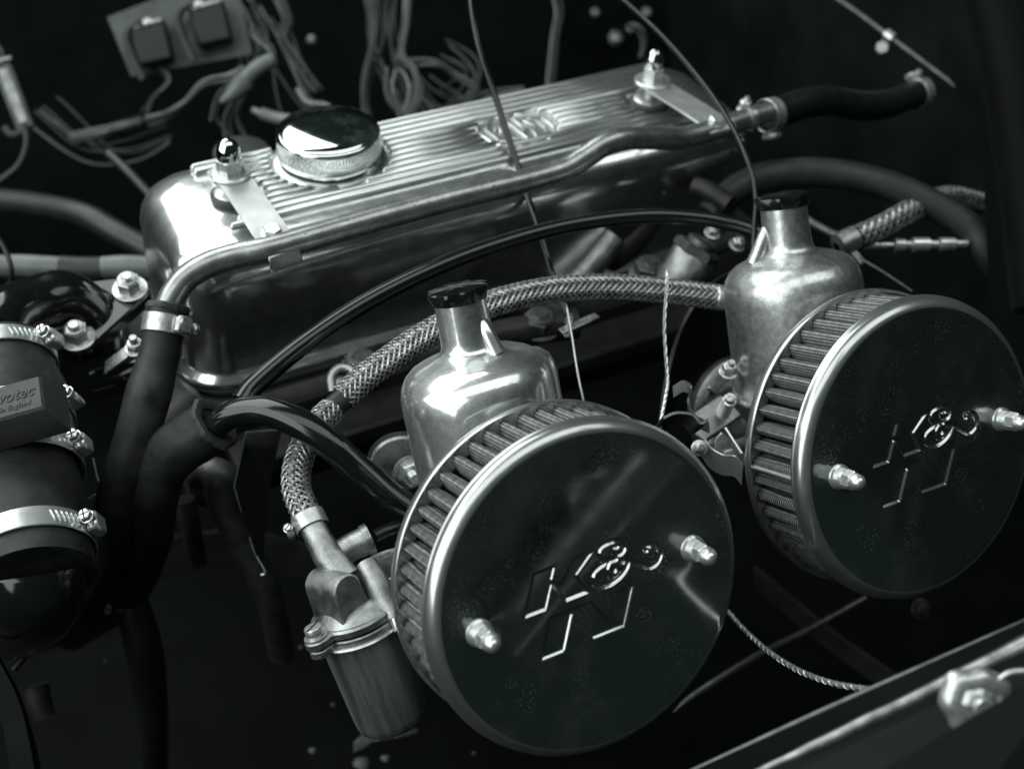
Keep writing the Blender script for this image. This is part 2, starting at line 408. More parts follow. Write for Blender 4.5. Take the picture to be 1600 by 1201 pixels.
gk = B(); g1 = [Vector((x, y, -5.36)) for x, y in rrect(X0 - .62, X1 + .62, Y0 - .62, Y1 + .62, 3.35, 10)]; g2 = [Vector((p.x, p.y, -5.56)) for p in g1]; ng = len(g1)
gk.add(g1 + g2, [(k, (k + 1) % ng, ng + (k + 1) % ng, ng + k) for k in range(ng)] + [tuple(range(ng))]).build('gasket', softrubber, cover)
CAPC = (1.5, 33.2)
STUDL = (-4.95, 31.5); STUDR = (22.5, 31.0)
EMB = (13.25, 31.65)
def ribseg(x0, x1, y):
    b = B(); w = .19; h = .36; v = []; f = []
    st = [(x0, .25, .0), (x0 + .06, .75, .6), (x0 + .2, 1, 1), (x1 - .2, 1, 1), (x1 - .06, .75, .6), (x1, .25, 0)]
    for x, ww, hh in st:
        for dy, dz in ((-w, -.03), (-w * .72, h * .75), (-w * .3, h), (w * .3, h), (w * .72, h * .75), (w, -.03)):
            v.append((x, y + dy * ww, ZT + (dz * hh if dz > 0 else dz)))
    for i in range(len(st) - 1):
        for k in range(5): f.append((i * 6 + k, i * 6 + k + 1, (i + 1) * 6 + k + 1, (i + 1) * 6 + k))
    f += [(0, 1, 2, 3, 4, 5), tuple(range(len(st) * 6 - 1, len(st) * 6 - 7, -1))]
    b.add(v, f); b.build('rib', ribm, cover, sharp=60)
NR = 12
for i in range(NR):
    y = 28.55 + i * (35.35 - 28.55) / (NR - 1)
    cuts = []
    def cut(cx, cy, r, asp=1):
        d = abs(y - cy) / asp
        if d < r: w_ = math.sqrt(r * r - d * d); cuts.append((cx - w_, cx + w_))
    cut(*CAPC, 3.5); cut(*STUDL, 1.75); cut(*STUDR, 1.6)
    d = abs(y - EMB[1])
    if d < 1.75: w_ = min(2.5, 2.5 - (d - .8) * 1.2 if d > .8 else 2.5); cuts.append((EMB[0] - w_, EMB[0] + w_))
    x = -6.3 if i > NR - 3 else (-5.6 if y > 29 else -6.2 + (29 - y) * .0)
    xe = 25.7; x = x + .25 * ((i * 7) % 3) * 0
    for a_, c_ in sorted(cuts):
        if a_ > x + .4: ribseg(x, a_, y)
        x = max(x, c_)
    if xe > x + .4: ribseg(x, xe, y)
# octagon badge: raised bars on a flat pad
z3 = lambda x, y: PL(730 + x / 10, 160 + y / 10, 'z', ZT + .2)
pad = [(140, 470), (240, 565), (430, 655), (780, 700), (1060, 660), (1250, 590), (1400, 475), (1385, 370), (1160, 195), (720, 160), (430, 240), (150, 350)]
B().prism([tuple(z3(*p))[:2] for p in pad], ZT - .02, ZT + .04).build('badge_pad', dull, cover)
def bar(pl, w=.08, h=.2):
    """raised rounded bar along a polyline lying on the cover top"""
    pts = [z3(*p) for p in pl]; pts = [Vector((p.x, p.y, ZT + .12)) for p in pts]
    for p, q in zip(pts, pts[1:]):
        d = (q - p) * .03; B().tube([p + d, p + d * 3, q - d * 3, q - d], [w * .6, w, w, w * .6], 10).build('badge_bar', ribm, cover)
for pl in ([(165, 350), (150, 460), (430, 645), (780, 690), (1050, 655), (1260, 580), (1390, 470), (1372, 385), (1150, 208), (725, 178), (430, 250), (165, 350)],
           [(275, 405), (500, 585), (830, 618), (1090, 580), (1240, 440), (1225, 390), (1060, 255), (930, 240), (700, 225), (370, 300), (275, 405)],
           [(430, 440), (470, 310)], [(470, 320), (540, 470)], [(620, 300), (965, 560)], [(680, 235), (870, 365), (890, 430)], [(860, 275), (1045, 340), (1055, 370)], [(985, 370), (1095, 530)], [(700, 540), (820, 555)]):
    bar(pl, .115 if pl[0] == (165, 350) else .055 if pl[0] == (275, 405) else .085)
# filler boss under the cap
B().lathe([(3.4, ZT - .05), (3.38, ZT + .1), (3.25, ZT + .17), (2.75, ZT + .18), (2.7, ZT + .35), (0, ZT + .35)], Matrix.Translation((CAPC[0], CAPC[1], 0)), 64).build('filler_boss', polished, cover)

# chrome oil filler cap
cap = thing('oil_filler_cap', 'round chrome oil filler cap with a knurled edge on the rocker cover', 'filler cap', (CAPC[0], CAPC[1], ZT + .36))
CM = Matrix.Translation((CAPC[0], CAPC[1], ZT + .36)); RC = 3.02
B().lathe([(RC - .1, 0), (RC, .06), (RC, .5), (RC, 1.0), (RC, 1.28), (RC + .02, 1.42), (RC - .06, 1.56), (RC - .2, 1.6)], CM, 700,
          mod=lambda a, z: 1 + (.006 * math.sin(a * 100) if .3 < z < 1.1 else 0)).build('rim', chrome, cap, sharp=80)
prof = [(RC - .2, 1.6)] + [(RC * .93 * math.cos(t), 1.58 + .42 * math.sin(t)) for t in [i * math.pi / 2 / 14 for i in range(1, 14)]] + [(0, 2.0)]
B().lathe(prof, CM, 96).build('top', chrome, cap, sharp=80)

# hold-down studs of the cover
def cover_stud(name, label, o, r, tall, big):
    t = thing(name, label, 'acorn nut', (o[0], o[1], ZT), group='acorn nuts holding the rocker cover')
    T = lambda z: Matrix.Translation((o[0], o[1], ZT + z))
    B().lathe([(0, 0), (1.25, 0), (1.3, .1), (1.3, .3), (1.2, .38), (0, .4)], T(0), 36).build('rubber_seal', softrubber, t)
    B().lathe([(1.1, .36), (1.1, .45), (.95, .55), (0, .56)], T(0), 36).build('cup_washer', dull, t)
    B().lathe([(.42, .5), (.42, tall)], T(0), 20).build('spacer', steel, t)
    B().lathe([(1.12, tall + .2), (1.14, tall + .24), (1.14, tall + .34), (1.08, tall + .4), (.5, tall + .42)], T(0), 40).build('washer', bright, t)
    z = tall + .42; b = B().hexa(T(z), r, .85)
    b.build('nut', steel, t)
    B().lathe([(r * .86, .8), (r * .88, 1.1), (r * .82, 1.4), (r * .62, 1.75), (r * .3, 1.95), (0, 2.0)], T(z), 32).build('dome', chrome, t)
    return t
cover_stud('acorn_nut', 'tall acorn nut on the near left end of the finned cover, beside the oil cap', STUDL, .78, 1.35, 1)
cover_stud('acorn_nut', 'acorn nut on the far right end of the finned cover, beyond the octagon badge', STUDR, .68, 1.35, 1)
def strap(name, label, o, dx, ln, bolt):
    """flat steel strap from the stud down to the pipe"""
    t = thing(name, label, 'bracket', (o[0], o[1], ZT + 1.35), group='flat straps holding the pipe')
    zt = ZT + 1.36; w = .92; pts = [(.95, 0), (.5, 0), (0, 0), (-ln * .55, .0), (-ln, -.08), (-ln - .5, -.3)]
    v = []; f = []
    for i, (dy, dz) in enumerate(pts):
        ww = w * (.55 if i == 0 else .93 if i == 1 else 1); xo = dx * (-dy) / ln
        for sx in (-1, 1):
            for k in (0, .16): v.append((o[0] + xo + sx * ww, o[1] + dy, zt + dz + k))
    for i in range(len(pts) - 1):
        a = i * 4; c = a + 4; f += [(a, a + 2, c + 2, c), (a + 1, c + 1, c + 3, a + 3), (a, c, c + 1, a + 1), (a + 2, a + 3, c + 3, c + 2)]
    f += [(0, 1, 3, 2), (len(v) - 4, len(v) - 2, len(v) - 1, len(v) - 3)]
    B().add(v, f).build('strap', plate, t, sharp=30)
    bo = Vector((o[0] + dx * .98, o[1] - ln * .98, zt + .06)); M = frame(bo, (0, -.18, 1), (1, .5, 0))
    bb = B().hexa(M, .5, .42); bb.lathe([(.58, 0), (.58, .08), (0, .1)], M, 24); bb.build('bolt', bright, t)
    return t
strap('pipe_bracket', 'flat steel strap from the left acorn nut down to the pipe', STUDL, .1, 6.5, 1)
strap('pipe_bracket', 'flat steel strap from the far right acorn nut to the pipe', STUDR, .9, 6.0, 1)

# ================================================================== bent steel pipe in front of the cover
def PY(x, y, Y): return PL(x, y, 'y', Y)
pipe_pts = [P(258, 492, 65.9), P(262, 480, 65.9), P(272, 458, 66.0), P(292, 434, 66.2), P(325, 414, 66.45), P(372, 399, 66.8), PY(430, 387, 24.3), PY(560, 350, 24.3), PY(700, 312, 24.3), PY(820, 283, 24.3), PY(880, 265, 24.4), PY(915, 245, 24.5), PY(945, 226, 24.6), PY(975, 217, 24.7), PY(1015, 216, 24.8), PY(1060, 217, 25), PY(1110, 205, 25.2), PY(1160, 188, 25.5), PY(1200, 176, 25.7)]
D0 = [J(p)[2] for p in pipe_pts]
hp = thing('steel_pipe', 'long bent steel water pipe running in front of the rocker cover', 'pipe', pipe_pts[0])
B().tube(spl(pipe_pts, 8), .68, 24).build('tube', pipem, hp, sharp=60)
q0 = PY(430, 392, 24.2); dirp = (PY(520, 362, 24.2) - q0).normalized()
M = frame(PY(445, 404, 23.75), (0, -.6, .1), dirp)
B().box(M @ Matrix.Translation((0, .05, .12)), 1.75, .85, .22, .06).build('clip', pipem, hp)
B().box(M @ Matrix.Translation((0, -.42, -.1)), 1.75, .12, .5, .04).build('clip_lip', pipem, hp)

hp_bead = B().tube([PY(1168, 186, 25.5), PY(1175, 184, 25.5)], .8, 24).build('bead', pipem, hp)
# rubber hose on its left end
h1 = [(261, 484, 65.9), (256, 510, 65.8), (250, 550, 65.6), (240, 588, 65.4), (232, 615, 65.2), (220, 660, 65.2), (207, 705, 65.4), (190, 760, 66.0), (176, 825, 67.5), (158, 890, 71), (120, 960, 76), (40, 1000, 82)]
hose('rubber_hose', 'upright rubber hose hanging from the left end of the steel pipe', 'hose', px(*h1), [1.02, 1.02, 1.02, 1.1, 1.16, 1.12, 1.12, 1.15, 1.15, 1.1, 1.1, 1.1], dusty, n=28)
ax = (P(250, 550, 65.6) - P(261, 484, 65.9)).normalized()
clamp('hose_clamp', 'wide hose clamp with a slotted thumb screw at the top of the upright hose', P(257, 508, 65.8), -ax, 1.06, .95, math.radians(-52), m=dull, head='slot', sc=.8, slots=False, xh=(1, 0, 0))
B().lathe([(1.0, -.1), (1.1, 0), (1.12, .22), (1.05, .3), (.7, .22), (.7, -.2)], frame(P(261.5, 485, 65.9), -ax), 40,
          mod=lambda a, z: 1 + .03 * math.sin(a * 9 + z * 4) + .02 * math.sin(a * 23)).build('hose_lip', softrubber, None, 'frayed rubber lip of the upright hose around the steel pipe end', 'hose end')

# ================================================================== carburettors
def carb(name, label, M, side):
    """M maps carburettor space (x along engine, y away from the filter, z up the dashpot) to the place"""
    t = thing(name, label, 'carburettor', M=M @ Matrix.Translation((.12, 8.53, 0)), group='pair of side draught carburettors')
    K = M @ Matrix.Translation((.12, 8.53, 0))
    prof = [(3.55, 1.75), (3.86, 1.78), (3.9, 1.9), (3.9, 2.1), (3.84, 2.2), (3.72, 2.26), (3.69, 4), (3.69, 6), (3.69, 7.3), (3.66, 7.8), (3.54, 8.25), (3.3, 8.65), (2.95, 8.95), (2.5, 9.15), (2.0, 9.3), (1.62, 9.42), (1.4, 9.58), (1.3, 9.8), (1.27, 10.1), (1.24, 11.0), (1.22, 11.9)]
    ch = B().lathe(prof, K, 96).build('suction_chamber', dull if side < 0 else bellm, t, sharp=50)
    # transfer duct: rounded rib on the chamber's flank
    D = K @ Matrix.Rotation(math.radians(-8), 4, 'Z') @ Matrix.Translation((2.75, 0, 0))
    B().lathe([(1.25, 2.3), (1.25, 7.5), (1.2, 8.0), (1.0, 8.45), (.65, 8.75), (0, 8.9)], D, 40).build('duct', dull if side < 0 else bellm, ch, sharp=50)
    # gusset on the neck
    a = math.radians(-62 if side > 0 else 163)
    p0 = K @ Vector((.98 * math.cos(a), .98 * math.sin(a), 11.05)); gr = 1.6 if side > 0 else 2.0; p1 = K @ Vector((gr * math.cos(a), gr * math.sin(a), 9.3 if side > 0 else 9.15))
    B().tube([p0, p0.lerp(p1, .1), p0.lerp(p1, .5), p1], [.12, .3, .36, .42], 20).build('gusset', dull if side < 0 else bellm, ch, sharp=70)
    kb = B().lathe([(1.12, 11.88), (1.3, 11.9), (1.36, 12.1), (1.42, 12.35), (1.38, 12.5), (1.2, 12.56), (0, 12.6)], K, 64, mod=lambda a, z: 1 + (.07 * math.cos(a * 8) if z > 12.2 else .02 * math.cos(a * 8)))
    kb.build('damper_cap', gloss, t, sharp=40)
    body = B().lathe([(3.5, 1.75), (3.6, 1.7), (3.6, .9), (3.3, .4), (2.6, -.6), (2.2, -2.6), (0, -2.7)], K, 48); 
    A = K @ Matrix.Rotation(math.radians(90), 4, 'X')
    body.lathe([(0, -4.3), (2.7, -4.3), (2.75, -4.1), (2.7, -3.4), (2.3, -3.2), (2.25, 3.2), (2.9, 3.4), (2.95, 4.4), (0, 4.45)], A @ Matrix.Translation((0, -.9, 0)), 40)
    body.build('body', cast, t)
    # mounting flange with two ears at the engine side
    fl = []
    for k in range(48):
        a = 2 * math.pi * k / 48; r = 3.05 + 1.15 * abs(math.cos(a)) ** 6; fl.append((r * math.cos(a), r * math.sin(a)))
    B().prism(fl, 4.2, 5.0, K @ Matrix.Rotation(math.radians(-90), 4, 'X') @ Matrix.Translation((0, .9, 0)), bev=.12).build('flange', cast, t)
    # two threaded studs with nuts in the ears, pointing towards the filter
    for sx in (-1, 1):
        Q = K @ Matrix.Translation((sx * 3.75, 4.15, -.9)) @ Matrix.Rotation(math.radians(90), 4, 'X'); b = B().lathe([(.8, 0), (.8, .12), (0, .14)], Q, 28)
        b.hexa(Q @ Matrix.Translation((0, 0, .12)), .66, .6); b.lathe([(.32, .7), (.32, 1.35), (.26, 1.4), (0, 1.4)], Q, 16); b.build('nut', steel, t)
    # throttle spindle across the body, spring stop and fast idle plates on its left
    B().tube([K @ Vector((-4.6, 2.0, -.9)), K @ Vector((4.2, 2.0, -.9))], .4, 16).build('spindle', steel, t)
    return t
NEAR = MC.to_4x4()
RF = Matrix(((0.998691, -0.028655, 0.042365), (0.027243, 0.999066, 0.03355), (-0.043287, -0.032351, 0.998539)))
FAR = NEAR @ (Matrix.Translation((19.27, .7372, .1017)) @ RF.to_4x4())
carb('carburettor', 'near carburettor with a bright polished bell, behind the larger filter', NEAR, 1)
carb('carburettor', 'far carburettor with a duller scratched bell, behind the right hand filter', FAR, -1)

# ================================================================== air filters
def plate_uv(x, y):
    d = NEAR.to_3x3().inverted() @ (P(x, y, 1) - Vector(CAM)); c = NEAR.inverted() @ Vector(CAM); t = (-.42 - c.y) / d.y
    p = c + d * t; return (p.x, p.z)
Z1 = lambda l: [plate_uv(800 + x / 5.222, 820 + y / 5.222) for x, y in l]
POLY = [Z1([(170, 395), (365, 320), (335, 450), (405, 468), (500, 265), (690, 195), (540, 410), (632, 555), (440, 632), (330, 512), (288, 698), (95, 772)]),
        Z1([(300, 755), (645, 615), (787, 762), (840, 545), (1002, 480), (925, 832), (660, 937), (495, 750), (435, 1035), (230, 1117)])]
def crv(l, k=8): return [tuple(p[:2]) for p in spl([(a, b_, 0) for a, b_ in Z1(l)], k)]
STROKE = [(crv([(800, 300), (738, 288), (706, 245), (722, 190), (785, 148), (860, 132), (912, 162), (912, 215), (872, 242), (828, 226), (824, 188), (862, 178)]), .065),
          (crv([(850, 280), (800, 296), (722, 338), (662, 400), (660, 462), (722, 494), (800, 484), (888, 420), (940, 345), (948, 292)]), .075),
          (crv([(790, 318), (772, 372), (800, 425), (862, 420), (884, 380), (858, 352), (842, 378)]), .05),
          (crv([(900, 300), (960, 295), (1060, 325), (1130, 345), (1188, 310), (1216, 245), (1198, 188), (1150, 166), (1088, 182), (1100, 210)]), .07)]
RC_, RR_ = plate_uv(800 + 1077 / 5.222, 820 + 720 / 5.222), .33
RLET = [Z1([(1058, 752), (1066, 695)]), Z1([(1066, 695), (1092, 690), (1097, 706), (1066, 724)]), Z1([(1076, 720), (1098, 742)])]
def segdist(p, a, b_):
    a = np.array(a); b_ = np.array(b_); ab = b_ - a; t = np.clip(((p - a) @ ab) / max(1e-9, ab @ ab), 0, 1)
    return np.hypot(*(p - (a + t[:, None] * ab)).T)
def relief(p):
    """depth of the pressed lettering at plate points p (n, 2)"""
    def step(sd, w): t = np.clip(sd / w, 0, 1); return .8 * t + .2 * t * t * (3 - 2 * t)
    h = np.zeros(len(p)); near_ = (np.abs(p[:, 0]) < 4.8) & (np.abs(p[:, 1]) < 3.6); q = p[near_]; H = np.zeros(len(q))
    for poly in POLY:
        d = np.full(len(q), 9.); ins = np.zeros(len(q), bool); n = len(poly)
        for i in range(n):
            a, b_ = poly[i], poly[(i + 1) % n]; d = np.minimum(d, segdist(q, a, b_))
            c = ((a[1] > q[:, 1]) != (b_[1] > q[:, 1])) & (q[:, 0] < (b_[0] - a[0]) * (q[:, 1] - a[1]) / (b_[1] - a[1] + 1e-12) + a[0]); ins ^= c
        H = np.maximum(H, np.where(ins, step(d, .13), 0))
    for pl, w in STROKE:
        d = np.full(len(q), 9.)
        for a, b_ in zip(pl, pl[1:]): d = np.minimum(d, segdist(q, a, b_))
        H = np.maximum(H, step(w + .06 - d, .11))
    dd = np.abs(np.hypot(q[:, 0] - RC_[0], q[:, 1] - RC_[1]) - RR_); H = np.maximum(H, .3 * step(.06 - dd, .05))
    for pl in RLET:
        for a, b_ in zip(pl, pl[1:]): H = np.maximum(H, .3 * step(.055 - segdist(q, a, b_), .05))
    h[near_] = -H * .12
    for bx in (-5.45, 5.1):                              # dished seats round the two bolts
        d = np.hypot(p[:, 0] - bx, p[:, 1] - .3); h += .12 * np.exp(-(d / .75) ** 2)
    h += .05 * np.exp(-(((p ** 2).sum(1) ** .5) / 4.5) ** 4) * 0
    return h
def front_plate_mesh():
    NR_, NA = 150, 660; rs = [.02 + 5.98 * i / NR_ for i in range(NR_ + 1)] + [6.3, 6.6, 6.9]
    rim = [(7.05, .0), (7.15, .03), (7.27, .09), (7.38, .18), (7.46, .27), (7.53, .38), (7.56, .48), (7.57, .62), (7.58, .66), (7.62, .7), (7.62, .78), (7.55, .82), (7.3, .82)]
    pts = []; a = np.arange(NA) * 2 * np.pi / NA; ca, sa = np.cos(a), np.sin(a); rows = []
    for r in rs:
        p = np.stack([r * ca, r * sa], 1); h = relief(p); rows.append(np.stack([p[:, 0], -.42 - h, p[:, 1]], 1))
    for r, y in rim: rows.append(np.stack([r * ca, 0 * a - .42 + y, r * sa], 1))
    v = np.concatenate(rows); nr = len(rows); I = np.arange(NA); J_ = (I + 1) % NA; f = []
    for i in range(nr - 1): f.append(np.stack([i * NA + I, i * NA + J_, (i + 1) * NA + J_, (i + 1) * NA + I], 1))
    f = np.concatenate(f); me = bpy.data.meshes.new('front_plate')
    me.vertices.add(len(v) ); me.vertices.foreach_set('co', (v * S).ravel())
    me.loops.add(len(f) * 4); me.loops.foreach_set('vertex_index', f.ravel())
    me.polygons.add(len(f)); me.polygons.foreach_set('loop_start', np.arange(len(f)) * 4); me.polygons.foreach_set('loop_total', np.full(len(f), 4))
    me.update(calc_edges=True); me.polygons.foreach_set('use_smooth', [True] * len(f)); me.materials.append(darkchrome); me.materials.append(rimm)
    mi = np.zeros(len(f), int); mi[(len(rs) + 0) * NA:] = 1; me.polygons.foreach_set('material_index', mi); return me
FP = front_plate_mesh()
NPL = 51
def pleat_mesh():
    b = B(); n = 11; ln = [-3.5, -2.6, -1.7, -.8, .1]; v = []; f = []
    for j in range(3):
        y = (.2, 1.95, 3.6)[j]
        for k in range(n):
            t = -1 + 2 * k / (n - 1); x = t * .37; z = 7.36 - .75 * abs(t) ** 2.6
            v.append((x, y, z))
    for j in range(2):
        for k in range(n - 1): f.append((j * n + k, j * n + k + 1, (j + 1) * n + k + 1, (j + 1) * n + k))
    me = bpy.data.meshes.new('pleat'); me.from_pydata([(Vector(a) * S) for a in v], [], f); me.update()
    me.polygons.foreach_set('use_smooth', [True] * len(f)); me.materials.append(gauzem); return me
PM = [pleat_mesh()]
for k in range(3):
    m2 = PM[0].copy(); rr = random.Random(k)
    for vv in m2.vertices:
        vv.co.x += (rr.random() - .5) * .0005; vv.co.z += (rr.random() - .5) * .0006
    PM.append(m2)
def air_filter(label, M, seam):
    t = thing('air_filter', label, 'air filter', M=M, group='pair of round pancake air filters')
    o = bpy.data.objects.new('front_plate', FP); COL.objects.link(o); o.parent = t; MW[o.name] = M
    if seam < 0: o['label'] = 'glossy dark round plate pressed with large letters'
    A = M @ Matrix.Rotation(math.radians(90), 4, 'X')        # local z points to the viewer
    B().lathe([(3, -3.95), (7.3, -3.95), (7.6, -3.92), (7.66, -3.84), (7.66, -3.5), (7.6, -3.42), (7.52, -3.45), (7.5, -3.6), (6.9, -3.62)], A, 160).build('back_plate', rimm, t, sharp=60)
    B().lathe([(6.4, -3.6), (6.4, -.3)], A, 120).build('core', satin, t)
    for k in range(NPL):
        o = bpy.data.objects.new('pleat', PM[k % 4]); COL.objects.link(o); o.parent = t; o.rotation_euler = (0, k * 2 * math.pi / NPL + .006 * math.sin(k * 5), 0); MW[o.name] = M
    if seam > 0:
        aa = math.radians(seam)
        p0 = M @ Vector((7.42 * math.cos(aa), 3.5, 7.42 * math.sin(aa))); p1 = M @ Vector((7.42 * math.cos(aa), .4, 7.42 * math.sin(aa)))
        B().tube([p0, p1], .12, 10).build('seam_strip', bright, t)
    for bx in (-5.45, 5.1):
        Q = M @ Matrix.Translation((bx, -.5, .3)) @ Matrix.Rotation(math.radians(90), 4, 'X')
        b = B().lathe([(.62, -.1), (.6, .1), (.52, .16), (.5, .5), (.47, .58), (0, .6)], Q, 32); nb = b.build('bolt_collar', bright, t)
        b = B().hexa(Q @ Matrix.Translation((0, 0, .56)) @ Matrix.Rotation(.3, 4, 'Z'), .47, .5, cham=.1)
        b.lathe([(.4, 1.02), (.4, 1.15), (.35, 1.42), (.22, 1.6), (.1, 1.66), (0, 1.67)], Q, 28); b.build('acorn_nut', bright, t)
    return t
air_filter('nearer round air filter with pressed lettering, its plate whole in view', NEAR, -1)
air_filter('right hand round air filter in front of the duller carburettor, touching the right edge', FAR, 180 - 4)

# ================================================================== hoses, tubes and cables between cover and carburettors
def Rp(p, D): return p * D / F_PX
hose('black_tube', 'long glossy black tube arching over from the left to the far carburettor', 'tube',
     px((378, 628, 64.5), (400, 600, 65), (470, 541, 66), (560, 480, 67.5), (660, 428, 69), (760, 388, 70.5), (880, 354, 72), (1000, 338, 73), (1090, 341, 73.5), (1150, 352, 73.5), (1192, 366, 73.4)),
     [.56, .54, .52, .5, .48, .46, .44, .43, .42, .42, .42], gloss, n=24)
main_braid = px((536, 622, 65.4), (570, 590, 65.8), (610, 561, 66.3), (650, 533, 66.8), (700, 505, 67.3), (760, 478, 68), (830, 459, 69), (900, 450, 70), (980, 450, 71), (1060, 457, 72), (1124, 465, 72.5))
t = thing('braided_hose', 'long steel braided hose passing behind the near carburettor neck', 'hose', main_braid[0])
B().tube(spl(main_braid, 6), .63, 20).build('hose_core', satin, t)
braid(spl(main_braid, 12), .69, 'braid', t, ns=12)
sl = px((497, 652, 64.8), (520, 636, 65), (548, 612, 65.5))
B().tube(spl(sl, 4), [.6] * 9, 24).build('sleeve', rubber, t)
B().lathe([(.62, -.1), (.72, 0), (.72, .5), (.6, .55)], frame(P(1118, 464, 72.4), P(1124, 465, 72.5) - P(1060, 457, 72)), 24).build('ferrule', steel, t)
low = px((520, 640, 64.6), (500, 660, 64), (478, 692, 63.2), (464, 730, 62.6), (463, 765, 62.0), (476, 798, 61.4), (484, 815, 61.2))
t = thing('braided_hose', 'short steel braided hose dropping to the spouted fuel filter housing', 'hose', low[-1])
B().tube(spl(low, 6), .6, 20).build('hose_core', satin, t)
braid(spl(low, 14), .67, 'braid', t, ns=12)

# fat black pipe and its rubber elbow
fp = [(322, 672, 64), (340, 662, 63.6), (360, 648, 63.2), (392, 641, 62.8), (430, 645, 62.3), (475, 665, 62), (520, 698, 62), (565, 738, 62.3), (610, 775, 62.8), (655, 800, 63.5)]
hose('black_pipe', 'thick glossy black pipe curving from the rubber elbow to behind the near filter', 'pipe', px(*fp), [.66, .68, .7, .72, .74, .76, .76, .74, .7, .68], gloss, n=28)
el = [(334, 662, 64), (310, 680, 64.4), (278, 700, 65), (250, 730, 66), (236, 780, 67), (228, 850, 70), (190, 930, 77), (110, 985, 85)]
hose('rubber_elbow', 'dull rubber elbow hose holding the end of the thick black pipe', 'hose', px(*el), [1.3, 1.36, 1.38, 1.4, 1.38, 1.3, 1.3, 1.3], dusty, n=30)
M = frame(P(334, 662, 64), P(334, 662, 64) - P(310, 680, 64.4))
B().lathe([(1.22, -.12), (1.42, -.1), (1.46, .08), (1.35, .2), (1.05, .22), (.85, .1), (.85, -.2)], M, 60, mod=lambda a, z: 1 + .03 * math.sin(a * 7) + .02 * math.sin(a * 19)).build('hose_lip', softrubber, None, 'ragged crumbling lip at the mouth of the rubber elbow', 'hose end')

def cable(name, label, cat, pts, r, m, k=10, n=10, group=None): return hose(name, label, cat, px(*pts), r, m, k, n, group)
cable('control_cable', 'black cable dropping from the top edge across the octagon badge', 'cable',
      [(734, -30, 80), (738, 20, 79), (750, 80, 78.2), (775, 155, 77.2), (800, 232, 76.3), (822, 300, 75.4), (843, 360, 74.4), (862, 425, 73.4), (882, 480, 72.6), (893, 497, 72.2)], .2, gloss)
cable('choke_cable', 'thin black cable from the top edge down to the neck of the far carburettor', 'cable',
      [(950, -20, 84), (985, 10, 82), (1040, 62, 79), (1100, 132, 75.5), (1145, 200, 72.5), (1172, 262, 70.8), (1181, 310, 70.4), (1179, 350, 70.3), (1177, 392, 70.2)], .155, satin)
t = thing('inner_wire', 'bare twisted wire standing upright between the two carburettors', 'wire', P(1033, 660, 66))
wp = spl(px((1043, 421, 67.5), (1041, 460, 67.4), (1038, 510, 67.2), (1041, 565, 67), (1043, 600, 66.8), (1038, 630, 66.5), (1032, 660, 66.2)), 30)
fr = frames(wp)
for ph in (0, 2.1, 4.2):
    B().tube([p + (u * math.cos(i * .22 + ph) + w * math.sin(i * .22 + ph)) * .045 for i, (p, u, w) in enumerate(fr)], .05, 6).build('strand', bright, t)
cable('thin_wire', 'thin bare wire hanging just right of the near carburettor bell', 'wire', [(884, 470, 70), (893, 520, 69.6), (899, 560, 69.2), (905, 595, 68.9), (915, 640, 68.6)], .06, bright, n=8)
# stopper and lever where the first cable ends
t = thing('cable_stop', 'small clamped cable stop under the braided hose, right of the near neck', 'cable stop', P(890, 512, 71))
B().box(frame(P(905, 505, 71), (0, 0, 1), (1, .15, 0)), 2.6, .5, .12, .04).build('lever', steel, t)
B().lathe([(0, 0), (.22, 0), (.22, .5), (.14, .5), (.14, .7), (0, .7)], frame(P(888, 505, 71), (0, -.2, 1)), 16).build('ferrule', bright, t)
B().hexa(frame(P(886, 520, 70.9), (-.5, -.6, .4)), .22, .3).build('grub_screw', bright, t)

# ================================================================== fuel filter housing with spouts (bottom centre)
U = NEAR.to_3x3() @ Vector((0, 0, 1)); U = (U + Vector((-.10, 0, 0))).normalized()
FH = frame(P(556, 962, 60.6), U, (1, 0, 0))
t = thing('fuel_bowl', 'cast alloy fuel bowl with spouted lid beside the near air filter', 'fuel bowl', M=FH @ Matrix.Translation((0, 0, -6)))
RB = 2.12
B().lathe([(0, -5.9), (1.5, -5.9), (1.72, -5.7), (1.8, -5.3), (1.95, -2), (2.0, -.6), (2.02, -.3)], FH, 96, mod=lambda a, z: 1 + .007 * math.sin(a * 14) + .006 * math.sin(a * 5 + 1)).build('bowl', bowlm, t, sharp=50)
def lugged(r, lug=(math.radians(205), math.radians(62)), lr=.62, ext=.62):
    o = []
    for k in range(120):
        a = 2 * math.pi * k / 120; rr = r
        for la in lug:
            d = (a - la + math.pi) % (2 * math.pi) - math.pi; cx = r + ext * .55; s_ = cx * math.sin(d)
            if abs(s_) < lr and abs(d) < 1: rr = max(rr, cx * math.cos(d) + math.sqrt(lr * lr - s_ * s_))
        o.append((rr * math.cos(a), rr * math.sin(a)))
    return o
B().prism(lugged(RB - .02, lr=.55), -.45, -.1, FH, bev=.06).build('bowl_flange', cast, t)
B().lathe([(RB, -.62), (RB + .14, -.6), (RB + .18, -.5), (RB + .12, -.42), (RB, -.4)], FH, 90).build('bowl_rim', steel, t)
B().lathe([(RB - .1, -.1), (RB - .1, .06)], FH, 60).build('gasket', satin, t)
lid = B().prism(lugged(RB), .05, .42, FH, bev=.1)
lid.lathe([(RB - .2, .4), (RB - .5, .62), (1.4, .85), (.8, .95), (0, .97)], FH, 60); lid.build('lid', cast, t)
